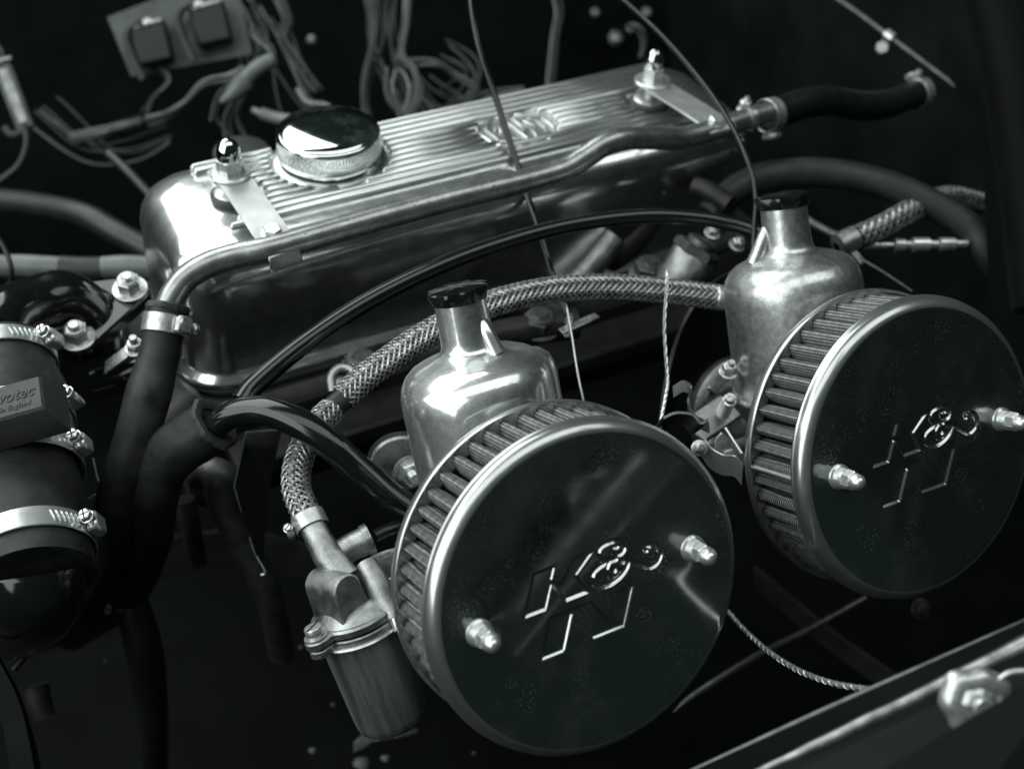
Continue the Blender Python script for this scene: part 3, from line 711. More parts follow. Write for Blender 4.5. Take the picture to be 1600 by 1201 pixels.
for a in (math.radians(205), math.radians(62)):
    o_ = FH @ Vector(((RB + .34) * math.cos(a), (RB + .34) * math.sin(a), .42)); Q = frame(o_, U, (1, .4, 0))
    s_ = B().lathe([(.56, 0), (.56, .08), (.42, .1), (.43, .12), (.43, .5), (.38, .56), (0, .57)], Q, 28).build('screw', steel, t)
    B().box(Q @ Matrix.Translation((0, 0, .56)) @ Matrix.Rotation(.3, 4, 'Z'), .8, .1, .05, .01).build('slot', satin, s_)
# inlet: barrel with a D shaped block on the lid
a0 = P(488, 822, 61.0); a1 = P(512, 868, 60.6); a2 = P(540, 905, 60.3)
B().tube([a0, a0.lerp(a1, .5), a1, a2], [.62, .66, .72, .74], 28).build('inlet_barrel', cast, t, sharp=50)
fx = FH.to_3x3() @ Vector((1, 0, 0)); fy = FH.to_3x3() @ Vector((0, 1, 0))
ctr = FH.inverted() @ P(549, 925, 59.6)
arch = []
for k in range(13): an = math.pi * k / 12; arch.append((.78 * math.cos(an), 1.95 + .72 * math.sin(an)))
arch = [(1.02, .4)] + arch + [(-.85, .4)]
DB = FH @ Matrix.Translation((-.28, -.85, 0)) @ Matrix.Rotation(math.radians(20), 4, 'Z') @ Matrix.Rotation(math.radians(90), 4, 'X')
B().prism(arch, -1.9, .35, DB, bev=.09).build('inlet_block', cast, t, sharp=35)
# cross barrel and float chamber spout
b0 = P(520, 872, 61.2); b1 = P(548, 855, 61.5); b2 = P(574, 843, 61.7)
B().tube([b0, b1, b2], [.66, .68, .7], 28).build('cross_barrel', cast, t)
B().tube([b2 - (b2 - b1) * .18, b2 + (b2 - b1) * .2], [.78, .78], 28).build('barrel_collar', cast, t)
B().tube(spl(px((572, 880, 60.6), (585, 905, 60.2), (602, 938, 59.9), (618, 965, 59.6)), 5), [.5, .52, .54, .56, .6, .62, .62, .62, .6, .56, .54, .52, .5, .5, .48, .48], 28).build('spout', cast, t)
B().lathe([(.3, 0), (.3, .9)], frame(P(614, 958, 59.6), P(622, 975, 59.4) - P(610, 950, 59.8)), 20).build('spout_pin', bright, t)
ax_ = (low and (P(484, 815, 61.2) - P(476, 798, 61.4)).normalized())
clamp('hose_clamp', 'small fuel hose clamp gripping the short braided hose above the fuel bowl', P(484, 814, 61.2), -ax_, .74, .75, math.radians(165), m=steel, head='slot', sc=.62, slots=False)
# round stamped tag plate behind the bowl
t = thing('round_cover_plate', 'round stamped cover half hidden between fuel bowl and near filter', 'cover plate', P(600, 880, 63))
TM = frame(P(606, 882, 62.4), U, (1, .2, 0))
B().lathe([(0, -.6), (1.7, -.6), (1.75, -.2), (1.7, 0), (1.6, .06), (1.5, 0), (0, 0)], TM, 60).build('plate', cast, t)
for k in range(9):
    a = 2.5 - k * .3; Q = TM @ Matrix.Rotation(a - math.pi / 2, 4, 'Z') @ Matrix.Translation((0, 1.2, .02))
    B().box(Q @ Matrix.Translation((-.08, 0, 0)), .05, .32, .06, .01).build('raised_mark', cast, t)
    B().box(Q @ Matrix.Translation((.03, (.1, -.1, 0)[k % 3], 0)), .18, .05, .06, .01).build('raised_mark', cast, t)
cable('banjo_pipe', 'dark little pipe leaving the lid screw of the fuel bowl behind the near filter', 'pipe', [(585, 838, 62.2), (605, 828, 62.6), (640, 815, 63.5)], .3, satin, n=14)

# manifold flange with nut left of the near bell
t = thing('manifold_flange', 'alloy flange with stud and nut at the left foot of the near carburettor bell', 'flange', P(620, 735, 65))
FM = frame(P(628, 722, 65.6), (-.25, -.85, .45), (1, -.3, 0))
o_ = [(1.35 * math.cos(a) * 1.2 + .0, 1.35 * math.sin(a)) for a in [2 * math.pi * k / 40 for k in range(40)]]
B().prism(o_, -.5, 0, FM, bev=.12).build('flange_plate', cast, t)
B().prism([(x * 1.06, y * 1.06) for x, y in o_], -.75, -.5, FM, bev=.03).build('gasket', softrubber, t)
Q = frame(P(640, 738, 64.6), (-.1, -.9, .4), (1, .2, 0)); b = B().lathe([(.85, -.1), (.85, .06), (0, .08)], Q, 28); b.build('washer', steel, t)
B().hexa(Q, .68, .55).build('nut', steel, t)
pr = [(.34, .5)]; z = .5
while z < 1.05: pr += [(.34, z), (.29, z + .05)]; z += .1
B().lathe(pr + [(.26, 1.1), (0, 1.1)], Q, 20).build('stud', steel, t)

# ================================================================== linkage between the carburettors
t = thing('carb_flange', 'bright round manifold flange left of the far carburettor bell', 'flange', P(1110, 640, 71))
CF = FAR @ Matrix.Translation((-1.6, 12.4, .3)) @ Matrix.Rotation(math.radians(90), 4, 'X')
B().lathe([(0, -.5), (3.2, -.5), (3.3, -.35), (3.3, .2), (3.1, .35), (2.75, .4), (2.7, .15), (2.3, .12), (2.2, .45), (0, .5)], CF, 80).build('ring', cast, t)
for a in (100, 135, 170):
    B().box(CF @ Matrix.Rotation(math.radians(a), 4, 'Z') @ Matrix.Translation((2.2, 0, .35)), 1.7, .22, .5, .06).build('web', cast, t)
studnut('stud_nut', 'small plated nut on the flange left of the far carburettor', 'nut', P(1137, 583, 69.3), (0, -.2, 1), r=.4, h=.5, stud=.3, washer=.5, m=steel)
t = thing('throttle_stop', 'spring wound stop screw on a small shelf left of the far bell', 'stop screw', P(1128, 660, 69))
B().box(frame(P(1112, 655, 69.2), (0, -.25, 1), (1, .25, 0)), 3.1, 1.7, .35, .1).build('shelf', cast, t)
Q = frame(P(1129, 648, 68.9), (0, -.25, 1), (1, .2, 0))
B().lathe([(.2, 0), (.2, 1.3), (.3, 1.4), (.3, 1.6), (.22, 1.65), (0, 1.65)], Q, 18).build('screw', steel, t)
pr = []
for i in range(8): pr += [(.27, .1 + i * .16), (.38, .14 + i * .16), (.38, .2 + i * .16), (.27, .24 + i * .16)]
B().lathe(pr, Q, 24).build('spring', bright, t)
def bent(name, label, cat, pts, w, th, wd, m):
    """strip of sheet metal: polyline of points, width along wd, thickness th"""
    p = spl(pts, 5); wd = Vector(wd).normalized(); v = []; f = []
    for i, a in enumerate(p):
        T = (p[min(i + 1, len(p) - 1)] - p[max(0, i - 1)]).normalized(); n_ = T.cross(wd).normalized()
        for s1, s2 in ((-1, -1), (1, -1), (1, 1), (-1, 1)): v.append(a + wd * w * s1 / 2 + n_ * th * s2 / 2)
    for i in range(len(p) - 1):
        for k in range(4): f.append((i * 4 + k, i * 4 + (k + 1) % 4, i * 4 + 4 + (k + 1) % 4, i * 4 + 4 + k))
    f += [(3, 2, 1, 0), tuple(range(len(v) - 4, len(v)))]
    return B().add(v, f).build(name, m, None, label, cat, sharp=35)
bent('throttle_lever', 'curled dark steel lever above the rim of the near filter', 'lever', px((1052, 612, 67), (1068, 603, 66.8), (1080, 612, 66.6), (1076, 635, 66.5), (1085, 655, 66.3), (1108, 668, 66)), .6, .14, (.2, .6, .8), dimsteel)
bent('choke_lever', 'bent steel lever lying behind the top of the near filter rim', 'lever', px((1030, 660, 65.5), (1050, 652, 65.4), (1076, 655, 65.2), (1088, 668, 65), (1100, 662, 65)), 1.2, .14, (0, -.5, 1), dimsteel)
bent('return_plate', 'wavy sheet metal tab next to the back ring of the right hand filter', 'bracket', px((1100, 700, 64.6), (1112, 716, 64.4), (1130, 726, 64.2), (1148, 728, 64), (1160, 742, 64)), 1.1, .12, (.1, .3, 1), bright)
t = thing('cam_lever', 'dark cam shaped lever with a bright edge between the two filters', 'lever', P(1135, 700, 66))
CM_ = frame(P(1134, 702, 66.2), (-.35, -.75, .5), (1, -.2, .3))
B().prism([(-.75, -.9), (-.7, 0), (-.35, .7), (.1, .95), (.35, .5), (.8, -.5), (.9, -1.2), (.2, -1.1)], -.1, .1, CM_, bev=.03).build('cam', steel, t)
B().tube([P(1133, 668, 65.6), P(1159, 708, 65.2)], .09, 8).build('edge_rod', bright, t)
B().hexa(frame(P(1139, 712, 65.4), (-.35, -.75, .5)), .42, .3).build('bolt', steel, t)
studnut('pinch_bolt', 'little round headed bolt at the rim of the near filter', 'bolt', P(1092, 700, 64.3), (-.2, -.6, .7), r=.3, h=.25, stud=.12, washer=.42, m=steel)
bent('heat_shield', 'dark wavy heat shield plate behind the bare twisted wire', 'heat shield', px((1020, 760, 72), (1035, 650, 73), (1060, 570, 74), (1100, 510, 75), (1150, 480, 76)), 5, .2, (.2, .3, 1), satin)

# ================================================================== radiator hose with sender block at the left edge
rh = [(2, 552, 67.4), (8, 590, 66.5), (16, 636, 65.4), (25, 695, 64.0), (34, 750, 62.8), (42, 806, 61.6), (50, 864, 60.4), (55, 905, 59.6)]
RH = px(*rh); RS = [2.5, 2.62, 2.95, 2.75, 2.7, 2.85, 2.75, 2.78]
hose('radiator_hose', 'fat black radiator hose running down the left edge with three clamps', 'hose', RH, RS, dusty, k=10, n=64)
def along(i, t_=0.): j = min(i + 1, len(RH) - 1); return RH[i].lerp(RH[j], t_), (RH[j] - RH[i - 1 if i else 0]).normalized()
FLIP = -1
def hclamp(i, tt, r, w, label, sx, sy, sd, slots):
    o, d = along(i, tt); M = frame(o, -d, (1, 0, 0)); tgt = M.inverted().to_3x3() @ Vector(RW.T @ np.array([1, .1, sd])); ang = math.atan2(tgt.y, tgt.x)
    return clamp('hose_clamp', label, o, -d, r, w, ang, group='worm drive clamps on the radiator hose', m=bright, head='cross', sc=.95, slots=slots, flip=FLIP)
hclamp(0, .5, 2.66, .95, 'top clamp of the radiator hose, slotted band beside the thermostat studs', 112, 540, -.45, True)
hclamp(4, -.25, 2.95, .95, 'third clamp down on the radiator hose, plain band just under the sender block', 118, 715, -.35, False)
hclamp(6, -.1, 2.86, 1.05, 'lowest clamp of the radiator hose with its slotted tail in view', 128, 835, -.35, True)
# aluminium adaptor with the sender block
o, d = along(3, -.2); M = frame(RH[3], -d)
t = thing('sender_adaptor', 'grey adaptor sleeve in the radiator hose under the rectangular black block', 'adaptor', RH[3])
B().lathe([(2.6, -1.6), (2.86, -1.55), (2.9, -1.3), (2.9, 1.3), (2.86, 1.55), (2.6, 1.6)], M, 80).build('sleeve', cast, t)
hclamp(2, .55, 2.98, .5, 'second clamp down on the radiator hose, its screw right of the black block', 112, 650, -.35, False)
nrm = Vector(CAM - np.array(RH[3])).normalized()
tl, tr = P(-62, 622, 59.6), P(60, 588, 59.6); bl = P(-56, 672, 58.9); ux = (tr - tl).normalized()
uy = (tl - bl); uy = (uy - ux * uy.dot(ux)).normalized(); uz = ux.cross(uy)
BW, BH = (tr - tl).length, 1.55
BM = Matrix.Identity(4); c_ = (tl + tr) / 2 - uy * BH / 2
for i in range(3): BM[i][0], BM[i][1], BM[i][2], BM[i][3] = ux[i], uy[i], uz[i], c_[i]
t = thing('sender_block', 'black rectangular plastic block with raised lettering on the radiator hose', 'control unit', M=BM)
x0, y0 = BW / 2, BH / 2; v = []; f = []
for z, ex in ((0, 0), (-.12, .1), (-1.1, .42), (-2.0, .46)): v += [BM @ Vector(a) for a in ((-x0 - ex, -y0 - ex * 1.3, z), (x0 + ex, -y0 - ex * 1.3, z), (x0 + ex, y0 + ex * .4, z), (-x0 - ex, y0 + ex * .4, z))]
for i in range(3):
    for k in range(4): f.append((i * 4 + k, i * 4 + (k + 1) % 4, i * 4 + 4 + (k + 1) % 4, i * 4 + 4 + k))
f += [(0, 1, 2, 3), (15, 14, 13, 12)]
blk = mat('block_plastic', (.055, .06, .058), 0, .45, mottle=.2, mscale=200, bump=.4, bscale=2500)
B().add(v, f).build('case', blk, t, sharp=20)
def text(name, s_, M, size, parent, m, ext=.02, shear=0., align='RIGHT'):
    cu = bpy.data.curves.new('lettering', 'FONT'); cu.body = s_; cu.size = size; cu.extrude = ext; cu.shear = shear; cu.align_x = align; cu.bevel_depth = .006; cu.resolution_u = 4
    o = bpy.data.objects.new('lettering', cu); me = bpy.data.meshes.new_from_object(o); b = B()
    b.add([M @ a.co for a in me.vertices], [tuple(p.vertices) for p in me.polygons])
    bpy.data.objects.remove(o); bpy.data.curves.remove(cu); return b.build(name, m, parent, sharp=30)
text('lettering', 'Revotec', BM @ Matrix.Translation((x0 - .3, -.1, .01)), .78, t, blk, .03, .35)
text('lettering', 'Made in England', BM @ Matrix.Translation((x0 - .5, -.55, .01)), .36, t, blk, .02, .25)
# glossy black bend below the hose
hose('black_bend', 'glossy black metal bend entering the bottom of the radiator hose', 'pipe', px((52, 885, 60.2), (55, 920, 60.5), (48, 950, 63), (20, 970, 68), (-60, 985, 75)), [2.4, 2.3, 2.1, 2.0, 2.0], gloss, n=48)

# thermostat housing: glossy dished flange on three studs
t = thing('thermostat_housing', 'gloss black thermostat housing curving between three plated nuts', 'thermostat housing', P(120, 530, 72))
TZ = P(120, 520, 72.5)
TN = [P(46, 470, 71.6), P(203, 452, 72.6), P(121, 528, 70.3)]
nT = ((TN[1] - TN[0]).cross(TN[2] - TN[0])).normalized(); nT = nT if nT.z > 0 else -nT
cT = (TN[0] + TN[1] + TN[2]) / 3; TM = frame(cT, nT, TN[1] - TN[0]); Ti = TM.inverted()
out = []
cs = [Ti @ p for p in TN]; order = sorted(cs, key=lambda p: math.atan2(p.y, p.x))
for i, c in enumerate(order):
    a = math.atan2(c.y, c.x)
    for k in range(-5, 6): an = a + k * .25; out.append((c.x + 1.05 * math.cos(an), c.y + 1.05 * math.sin(an)))
B().prism(out, -.9, -.05, TM, bev=.12).build('flange', gloss, t)
B().tube(spl(px((150, 540, 73), (140, 500, 72.2), (118, 478, 71.6), (92, 470, 71), (60, 480, 70.2), (30, 492, 69.2), (8, 505, 68.3), (-6, 530, 67.5)), 6), [1.6 + .006 * i for i in range(43)], 40).build('elbow', gloss, t)
B().tube(spl(px((165, 535, 73), (178, 505, 72.6), (172, 478, 72.4), (140, 458, 72.2), (100, 452, 71.8)), 5), .55, 20).build('rib', gloss, t)
for p, lab in zip(TN, ('far left nut on the black thermostat housing, by the pale hose', 'plated nut on the thermostat housing nearest the rocker cover', 'front nut on the thermostat housing, above the top hose clamp')):
    studnut('stud_nut', lab, 'nut', p, nT, r=.66, h=.75, stud=.28, washer=.98, group='nuts on the thermostat housing', m=steel)
studnut('stud_nut', 'small nut half hidden left of the upright hose clamp', 'nut', P(212, 545, 70.5), nT, r=.46, h=.4, stud=.4, washer=.6, m=steel)
bent('slim_lug', 'thin steel lug pointing left from the nut beside the upright hose', 'lug', px((205, 545, 70.6), (185, 560, 70.6), (165, 575, 70.7)), .8, .14, (.3, .7, .3), steel)
# pale heater hose lying across the left
t = thing('pale_hose', 'pale ribbed hose crossing the left edge with a dark joint', 'hose', P(120, 415, 80))
B().tube(spl(px((-40, 418, 80), (30, 415, 80), (104, 419, 80)), 6), .72, 20).build('hose_run', wirel, t)
B().tube(spl(px((96, 418, 80), (130, 420, 80), (160, 420, 80)), 6), .78, 20).build('joint', rubber, t)
B().tube(spl(px((152, 419, 80), (200, 416, 80), (262, 420, 80)), 6), .72, 20).build('hose_run', wirel, t)
cable('small_wire', 'thin dark wire lying over the pale hose at the left edge', 'wire', [(-20, 350, 77), (5, 385, 77), (18, 420, 77), (14, 450, 78)], .15, wirem)

# ================================================================== block, manifold and bolts under the cover
b = B().box(Matrix.Translation((9.5, 31.5, -9.45)), 42, 15, 7.5, .8)
b.build('cylinder_head', castdark, None, 'dark cast cylinder head under the rocker cover', 'cylinder head')
b = B().box(Matrix.Translation((10.5, 22.9, -8.0)), 40, 3.2, 1.2, .2)
b.build('head_ledge', castdark, None, 'narrow cast ledge along the front of the cylinder head', 'casting')
def headbolt(x, y, D, r, label, m=castdark):
    studnut('head_bolt', label, 'bolt', P(x, y, D), (0, -.1, 1), r=r, h=.8, stud=.1, washer=r * 1.3, m=m)
boltm = mat('oxide_steel', .16, .7, .45, mottle=.4, mscale=120, bump=.2)
headbolt(565, 580, 69.5, .98, 'big dark hexagon bolt above the sleeve of the braided hose', boltm)
headbolt(842, 512, 74.5, .95, 'dark hexagon bolt right of the near carburettor neck', boltm)
headbolt(1012, 430, 77.5, .9, 'dark hexagon bolt behind the braided hose near the fitting', boltm)
headbolt(505, 500, 74.5, .85, 'dark hexagon form standing for a bolt reflected in the front wall of the rocker cover', boltm)  # reflection of the neighbouring bolt in the wall, built as an added bolt
t = thing('hose_bracket', 'pale bent bracket holding the sleeve of the braided hose', 'bracket', P(530, 610, 66))
B().tube(spl(px((520, 612, 66.4), (517, 590, 66.6), (530, 575, 66.8), (550, 578, 66.8), (556, 595, 66.6)), 5), .26, 14).build('loop', cast, t)
B().box(frame(P(540, 590, 67.2), (0, -.5, .8), (1, .2, 0)), 1.6, 1.1, .2, .08).build('tab', cast, t)
for i, (pts, r, m, lab) in enumerate([
    (((880, 452, 80), (905, 435, 80), (940, 395, 80), (960, 370, 80)), .85, cast, 'grey runner pipe rising behind the braided hose, left of the others'),
    (((950, 405, 82), (985, 378, 82), (1012, 340, 82), (1030, 305, 82)), .95, castdark, 'dark runner pipe leading up to the bright square cap'),
    (((745, 475, 76), (790, 470, 76), (840, 478, 76), (880, 490, 76)), .9, castdark, 'dark runner pipe behind the neck of the near carburettor'),
    (((640, 560, 72), (720, 540, 73), (800, 520, 74), (900, 505, 75)), .9, castdark, 'dark rail under the braided hose'),
    (((1085, 290, 80), (1110, 300, 79.5), (1140, 320, 79)), .6, castdark, 'short dark pipe below the steel pipe by the thin black cable')]):
    hose('runner_pipe', lab, 'pipe', px(*pts), r, m, k=6, n=20, group='cast runner pipes under the cover')
t = thing('square_cap', 'bright square cap on a dark stem under the steel pipe', 'cap', P(1028, 305, 81))
B().box(frame(P(1028, 292, 81), (.25, -.35, .8), (1, .6, 0)), 1.5, 1.35, 1.2, .25).build('cap', steel, t)
B().lathe([(.75, -.3), (.8, 0), (.75, .3)], frame(P(1018, 308, 81.2), (.25, -.35, .8)), 20).build('neck', castdark, t)
t = thing('angled_fitting', 'stubby grey pipe fitting with a hexagon collar left of the far carburettor', 'fitting', P(1070, 420, 76))
a0, a1 = P(1062, 436, 76.3), P(1094, 383, 75.6); Q = frame(a0, a1 - a0, (1, .3, 0)); LL = (a1 - a0).length
B().lathe([(0, -.5), (1.35, -.5), (1.38, 0), (1.36, LL * .7), (1.2, LL * .8), (0, LL * .8)], Q, 40).build('barrel', cast, t)
b = B().hexa(Q @ Matrix.Translation((0, 0, LL * .75)), 1.5, .55); b.lathe([(.9, .5), (.9, .9), (.7, 1.0), (0, 1.0)], Q @ Matrix.Translation((0, 0, LL * .75)), 28); b.build('collar', boltm, t)
studnut('side_nut', 'tiny bright nut right of the grey pipe fitting', 'nut', P(1150, 385, 77), (.2, -.3, 1), r=.4, h=.35, stud=.2, washer=.5, m=steel)
studnut('side_nut', 'tiny plated nut above the hexagon collar of the fitting', 'nut', P(1112, 366, 77), (.1, -.3, 1), r=.35, h=.3, stud=.2, washer=.5, m=steel)

# ================================================================== right side: hoses, clamps, fittings
rhp = [(1196, 178, 82), (1225, 172, 83), (1262, 160, 84.3), (1300, 158, 86), (1345, 166, 88), (1390, 162, 90), (1425, 148, 92), (1448, 142, 93)]
hose('heater_hose', 'wavy black heater hose running right from the end of the steel pipe', 'hose', px(*rhp), [.95, .98, 1.0, 1.0, 1.0, .98, .95, .95], satin, n=26)
clamp('hose_clamp', 'hose clamp where the steel pipe enters the wavy heater hose', P(1203, 180, 81.9), P(1225, 172, 83) - P(1196, 178, 82), 1.0, .85, math.radians(100), m=steel, head='slot', sc=.7, slots=False)
clamp('hose_clamp', 'hose clamp at the far right end of the wavy heater hose', P(1436, 146, 92.4), P(1448, 142, 93) - P(1425, 148, 92), 1.02, .85, math.radians(-100), m=steel, head='slot', sc=.7, slots=False)
studnut('pipe_screw', 'small upright screw behind the end of the steel pipe', 'screw', P(1163, 172, 82.4), (0, -.1, 1), r=.38, h=.5, stud=.3, washer=.5, m=bright)
hose('thick_hose', 'thick dusty black hose arching at the right over the far carburettor', 'hose', px((1108, 338, 80), (1140, 303, 80.3), (1185, 279, 80.6), (1240, 270, 80.6), (1300, 271, 80.4), (1360, 282, 80), (1420, 302, 79.5), (1475, 330, 79), (1520, 362, 78.6), (1545, 400, 78.4), (1575, 440, 79)), .93, dusty, n=28)
rb = px((1340, 371, 77.5), (1382, 352, 78), (1430, 326, 79.2), (1482, 308, 81.8), (1534, 318, 84))
t = thing('braided_hose', 'braided hose at the right edge passing behind the thick black hose', 'hose', rb[0])
B().tube(spl(rb, 6), .62, 20).build('hose_core', satin, t)
braid(spl(rb, 12), .68, 'braid', t, ns=8)
t = thing('hose_end_fitting', 'alloy end fitting of the right braided hose above the far filter', 'fitting', P(1330, 385, 77))
Q = frame(P(1318, 381, 77.2), rb[1] - rb[0]); B().lathe([(.3, -.5), (.75, -.4), (.8, 0), (.82, .8), (.7, .9), (.3, .95)], Q, 30).build('ferrule', cast, t)
B().box(frame(P(1337, 398, 77), (-.3, -.6, .7), (.4, -.3, -.8)), 1.4, .45, .3, .08).build('tab', steel, t)
cable('brake_pipe', 'thin dull pipe coming up to the right braided hose fitting', 'pipe', [(1255, 340, 78.5), (1290, 360, 78), (1330, 378, 77.4)], .27, dimsteel, n=12)
cable('stay_rod', 'thin dark rod running down right above the far filter', 'rod', [(1338, 400, 77), (1380, 425, 76), (1425, 455, 75)], .07, dimsteel, n=8)
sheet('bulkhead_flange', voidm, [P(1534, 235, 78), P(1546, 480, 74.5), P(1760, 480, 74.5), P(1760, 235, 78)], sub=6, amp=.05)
hose('wing_pillar', 'blurred dark painted edge standing along the upper right border', 'panel edge', px((1545, -80, 44), (1590, 120, 43), (1618, 300, 42.5), (1640, 480, 42)), 1.15, paint, n=24)
t = thing('inline_connector', 'row of plated cable connectors lying at the right under the thick hose', 'connector', P(1440, 392, 78))
cx = [(1352, 384, .25, .25), (1368, 382, .25, .34), (1395, 380, .34, .34), (1400, 380, .42, .42), (1412, 379, .42, .42), (1415, 379, .3, .3), (1424, 378, .3, .3), (1426, 378, .45, .45), (1452, 378, .45, .45), (1456, 378, .28, .28), (1466, 379, .28, .28), (1468, 379, .42, .42), (1492, 381, .42, .36), (1512, 387, .2, .12)]
B().tube([P(1354, 384, 78), P(1500, 383, 78)], .2, 12).build('core', dimsteel, t)
for i, (xa, xb, ra) in enumerate([(1352, 1372, .28), (1374, 1396, .22), (1398, 1414, .42), (1415, 1425, .3), (1426, 1452, .46), (1453, 1466, .28), (1468, 1492, .42), (1492, 1512, .26)]):
    B().tube([P(xa, 384 - .02 * (xa - 1352), 78), P(xb, 384 - .02 * (xb - 1352), 78)], [ra, ra * .92], 18).build('connector_segment', steel if i % 4 else bright, t)
t = thing('wiper_rod', 'thin steel rod crossing the upper right corner, with a clamp nut on it', 'rod', P(1400, 75, 95))
B().tube(px((1296, -10, 97), (1340, 20, 96.5), (1480, 125, 93), (1492, 136, 92.6)), [.2, .2, .17, .03], 10).build('rod', dimsteel, t)
Q = frame(P(1390, 57, 95.2), P(1480, 125, 93) - P(1340, 20, 96.5)); B().lathe([(.2, -.35), (.42, -.35), (.42, .35), (.2, .35)], Q, 20).build('collar', bright, t)
B().hexa(frame(P(1378, 76, 95), (-.5, -.5, .5)), .5, .5).build('clamp_nut', steel, t)

# ================================================================== wiring behind the engine
t = thing('mounting_plate', 'grey mounting panel carrying two black relays at the top left', 'panel', P(280, 60, 104))
RM = frame(P(285, 55, 104), (-.25, -.75, .62), (1, -.1, .15))
def uvp(x, y, D=104):
    p = RM.inverted() @ P(x, y, D); return p
def onp(x, y, h=0):
    ro = RM.inverted() @ Vector(CAM); d = RM.inverted().to_3x3() @ (P(x, y, 1) - Vector(CAM)); t_ = (h - ro.z) / d.z; p = ro + d * t_; return p
pan = [tuple(onp(x, y))[:2] for x, y in ((167, 27), (330, -35), (372, -20), (395, 85), (205, 120))]
panm = mat('panel_grey', (.10, .115, .11), .2, .45, mottle=.4, mscale=40)
B().prism(pan, -.15, .0, RM, bev=.04).build('sheet', panm, t)
for i, ((x, y), hi) in enumerate((((238, 70), (228, 36)), ((330, 40), (308, 8)))):
    c = onp(x, y, .8); lab = ('black relay with a looped lead, left one on the grey panel', 'black relay on the right half of the grey panel')[i]
    r = thing('relay', lab, 'relay', RM @ Vector((c.x, c.y, 0)), group='relays on the grey panel')
    B().box(RM @ Matrix.Translation((c.x, c.y, .95)) @ Matrix.Rotation(-.1, 4, 'Z'), 2.9, 3.3, 1.8, .25).build('case', satin, r)
    B().box(RM @ Matrix.Translation((c.x + .2, c.y + 1.4, 1.9)), 2.4, .25, .2, .06).build('clip', steel, r)
    Q = RM @ Vector((onp(*hi, 2).x, onp(*hi, 2).y, 1.2)); M2 = frame(Q, RM.to_3x3() @ Vector((0, 0, 1)))
    B().lathe([(.55, 0), (.5, .3), (.28, .35), (.28, .8), (.2, .9), (0, .92)], M2, 20).build('terminal', bright, r)
    B().tube(spl([Q + (RM.to_3x3() @ Vector(a)) for a in ((0, 0, .5), (-1.0, .2, .6), (-1.8, -.5, .4), (-1.9, -2, .3), (-1.7, -4, .2))], 5), .35, 12).build('lead', softrubber, r)
def bundle(label, pts, n, r, sp, m, group='loose wiring behind the engine'):
    t = thing('wire_bundle', label, 'wiring', px(*pts)[0], group=group); base = spl(px(*pts), 8); fr = frames(base)
    rr = random.Random(len(label)); n = int(n * 1.7)
    for k in range(n):
        a = 2 * math.pi * k / n; f1, f2, g = rr.uniform(.05, .16), rr.uniform(.05, .2), rr.uniform(.5, 1.5)
        q = [p + (u * math.cos(a + math.sin(i * f1 + k) * .8) + w * math.sin(a + math.sin(i * f1 + k) * .8)) * sp * g * (1 + .5 * math.sin(i * f2 + k)) for i, (p, u, w) in enumerate(fr)]
        B().tube(q, r * rr.uniform(.5, .85), 8).build('wire', (m, m, m, wirel, softrubber, softrubber)[rr.randrange(6)], t)
    return t
bundle('bunch of pale wires snaking left of the oil filler cap', [(110, 215, 103), (165, 205, 103), (210, 195, 102), (250, 185, 101), (285, 165, 100), (318, 132, 100), (360, 122, 100), (385, 112, 100)], 4, .17, .26, wirel)
t = thing('black_wrap', 'dark tape wrap round the bunch of pale wires', 'tape wrap', P(205, 196, 102)); B().tube(spl(px((182, 202, 102.2), (205, 196, 102), (228, 190, 101.5)), 4), .62, 16).build('tape', satin, t)
bundle('second fainter bundle of wires under the relay panel', [(240, 100, 104), (262, 125, 103), (240, 150, 103), (228, 178, 102.5)], 2, .14, .2, wirem)
bundle('grey harness dropping from the top edge above the ribbed cover', [(640, -20, 106), (632, 40, 104), (625, 88, 102), (645, 110, 101), (652, 150, 100), (630, 200, 99)], 3, .22, .32, wirem)
bundle('looping grey wires left of the badge behind the cover', [(618, 95, 102), (640, 100, 102), (680, 100, 101), (715, 118, 101), (745, 140, 100), (720, 160, 100), (700, 178, 99)], 2, .2, .22, wirem)
bundle('dark wires hanging behind the oil cap, toward the top', [(575, -20, 108), (585, 50, 107), (570, 130, 105), (575, 200, 103)], 3, .2, .5, wirem)
bundle('short wires looping down behind the cover left of the harness', [(612, 110, 101), (608, 150, 100), (625, 180, 99.5), (610, 215, 99)], 2, .2, .25, wirem)
bundle('long faint wires climbing the far wing near the centre', [(650, 130, 104), (680, 170, 103), (710, 175, 102), (760, 150, 102), (820, 140, 101)], 2, .17, .2, wirem)
cable('pale_wire', 'single pale wire looping beside the rim of the oil cap', 'wire', [(465, 140, 100), (480, 160, 99), (510, 165, 98), (530, 185, 97), (540, 215, 96)], .22, wirel)
cable('pale_wire', 'curved pale wire at the left edge under the fuse strip', 'wire', [(38, 195, 98), (42, 225, 98), (28, 260, 98), (-10, 290, 98)], .28, wirem)
cable('pale_wire', 'pale thin wire pointing at the corner of the rocker cover', 'wire', [(170, 240, 92), (200, 268, 91), (240, 310, 90)], .33, wirem)
cable('dark_cable', 'dark limp cable lying left behind the rocker cover', 'cable', [(-20, 310, 94), (60, 320, 92), (130, 335, 90), (180, 362, 89), (250, 400, 88)], .85, wirem, n=16)
cable('pale_wire', 'faint wire hanging in the upper left between fuse strip and panel', 'wire', [(-10, 60, 102), (5, 90, 101), (0, 130, 101)], .2, wirem)
t = thing('bullet_connector', 'pale moulded bullet connector beside the relays', 'connector', P(390, 125, 99))
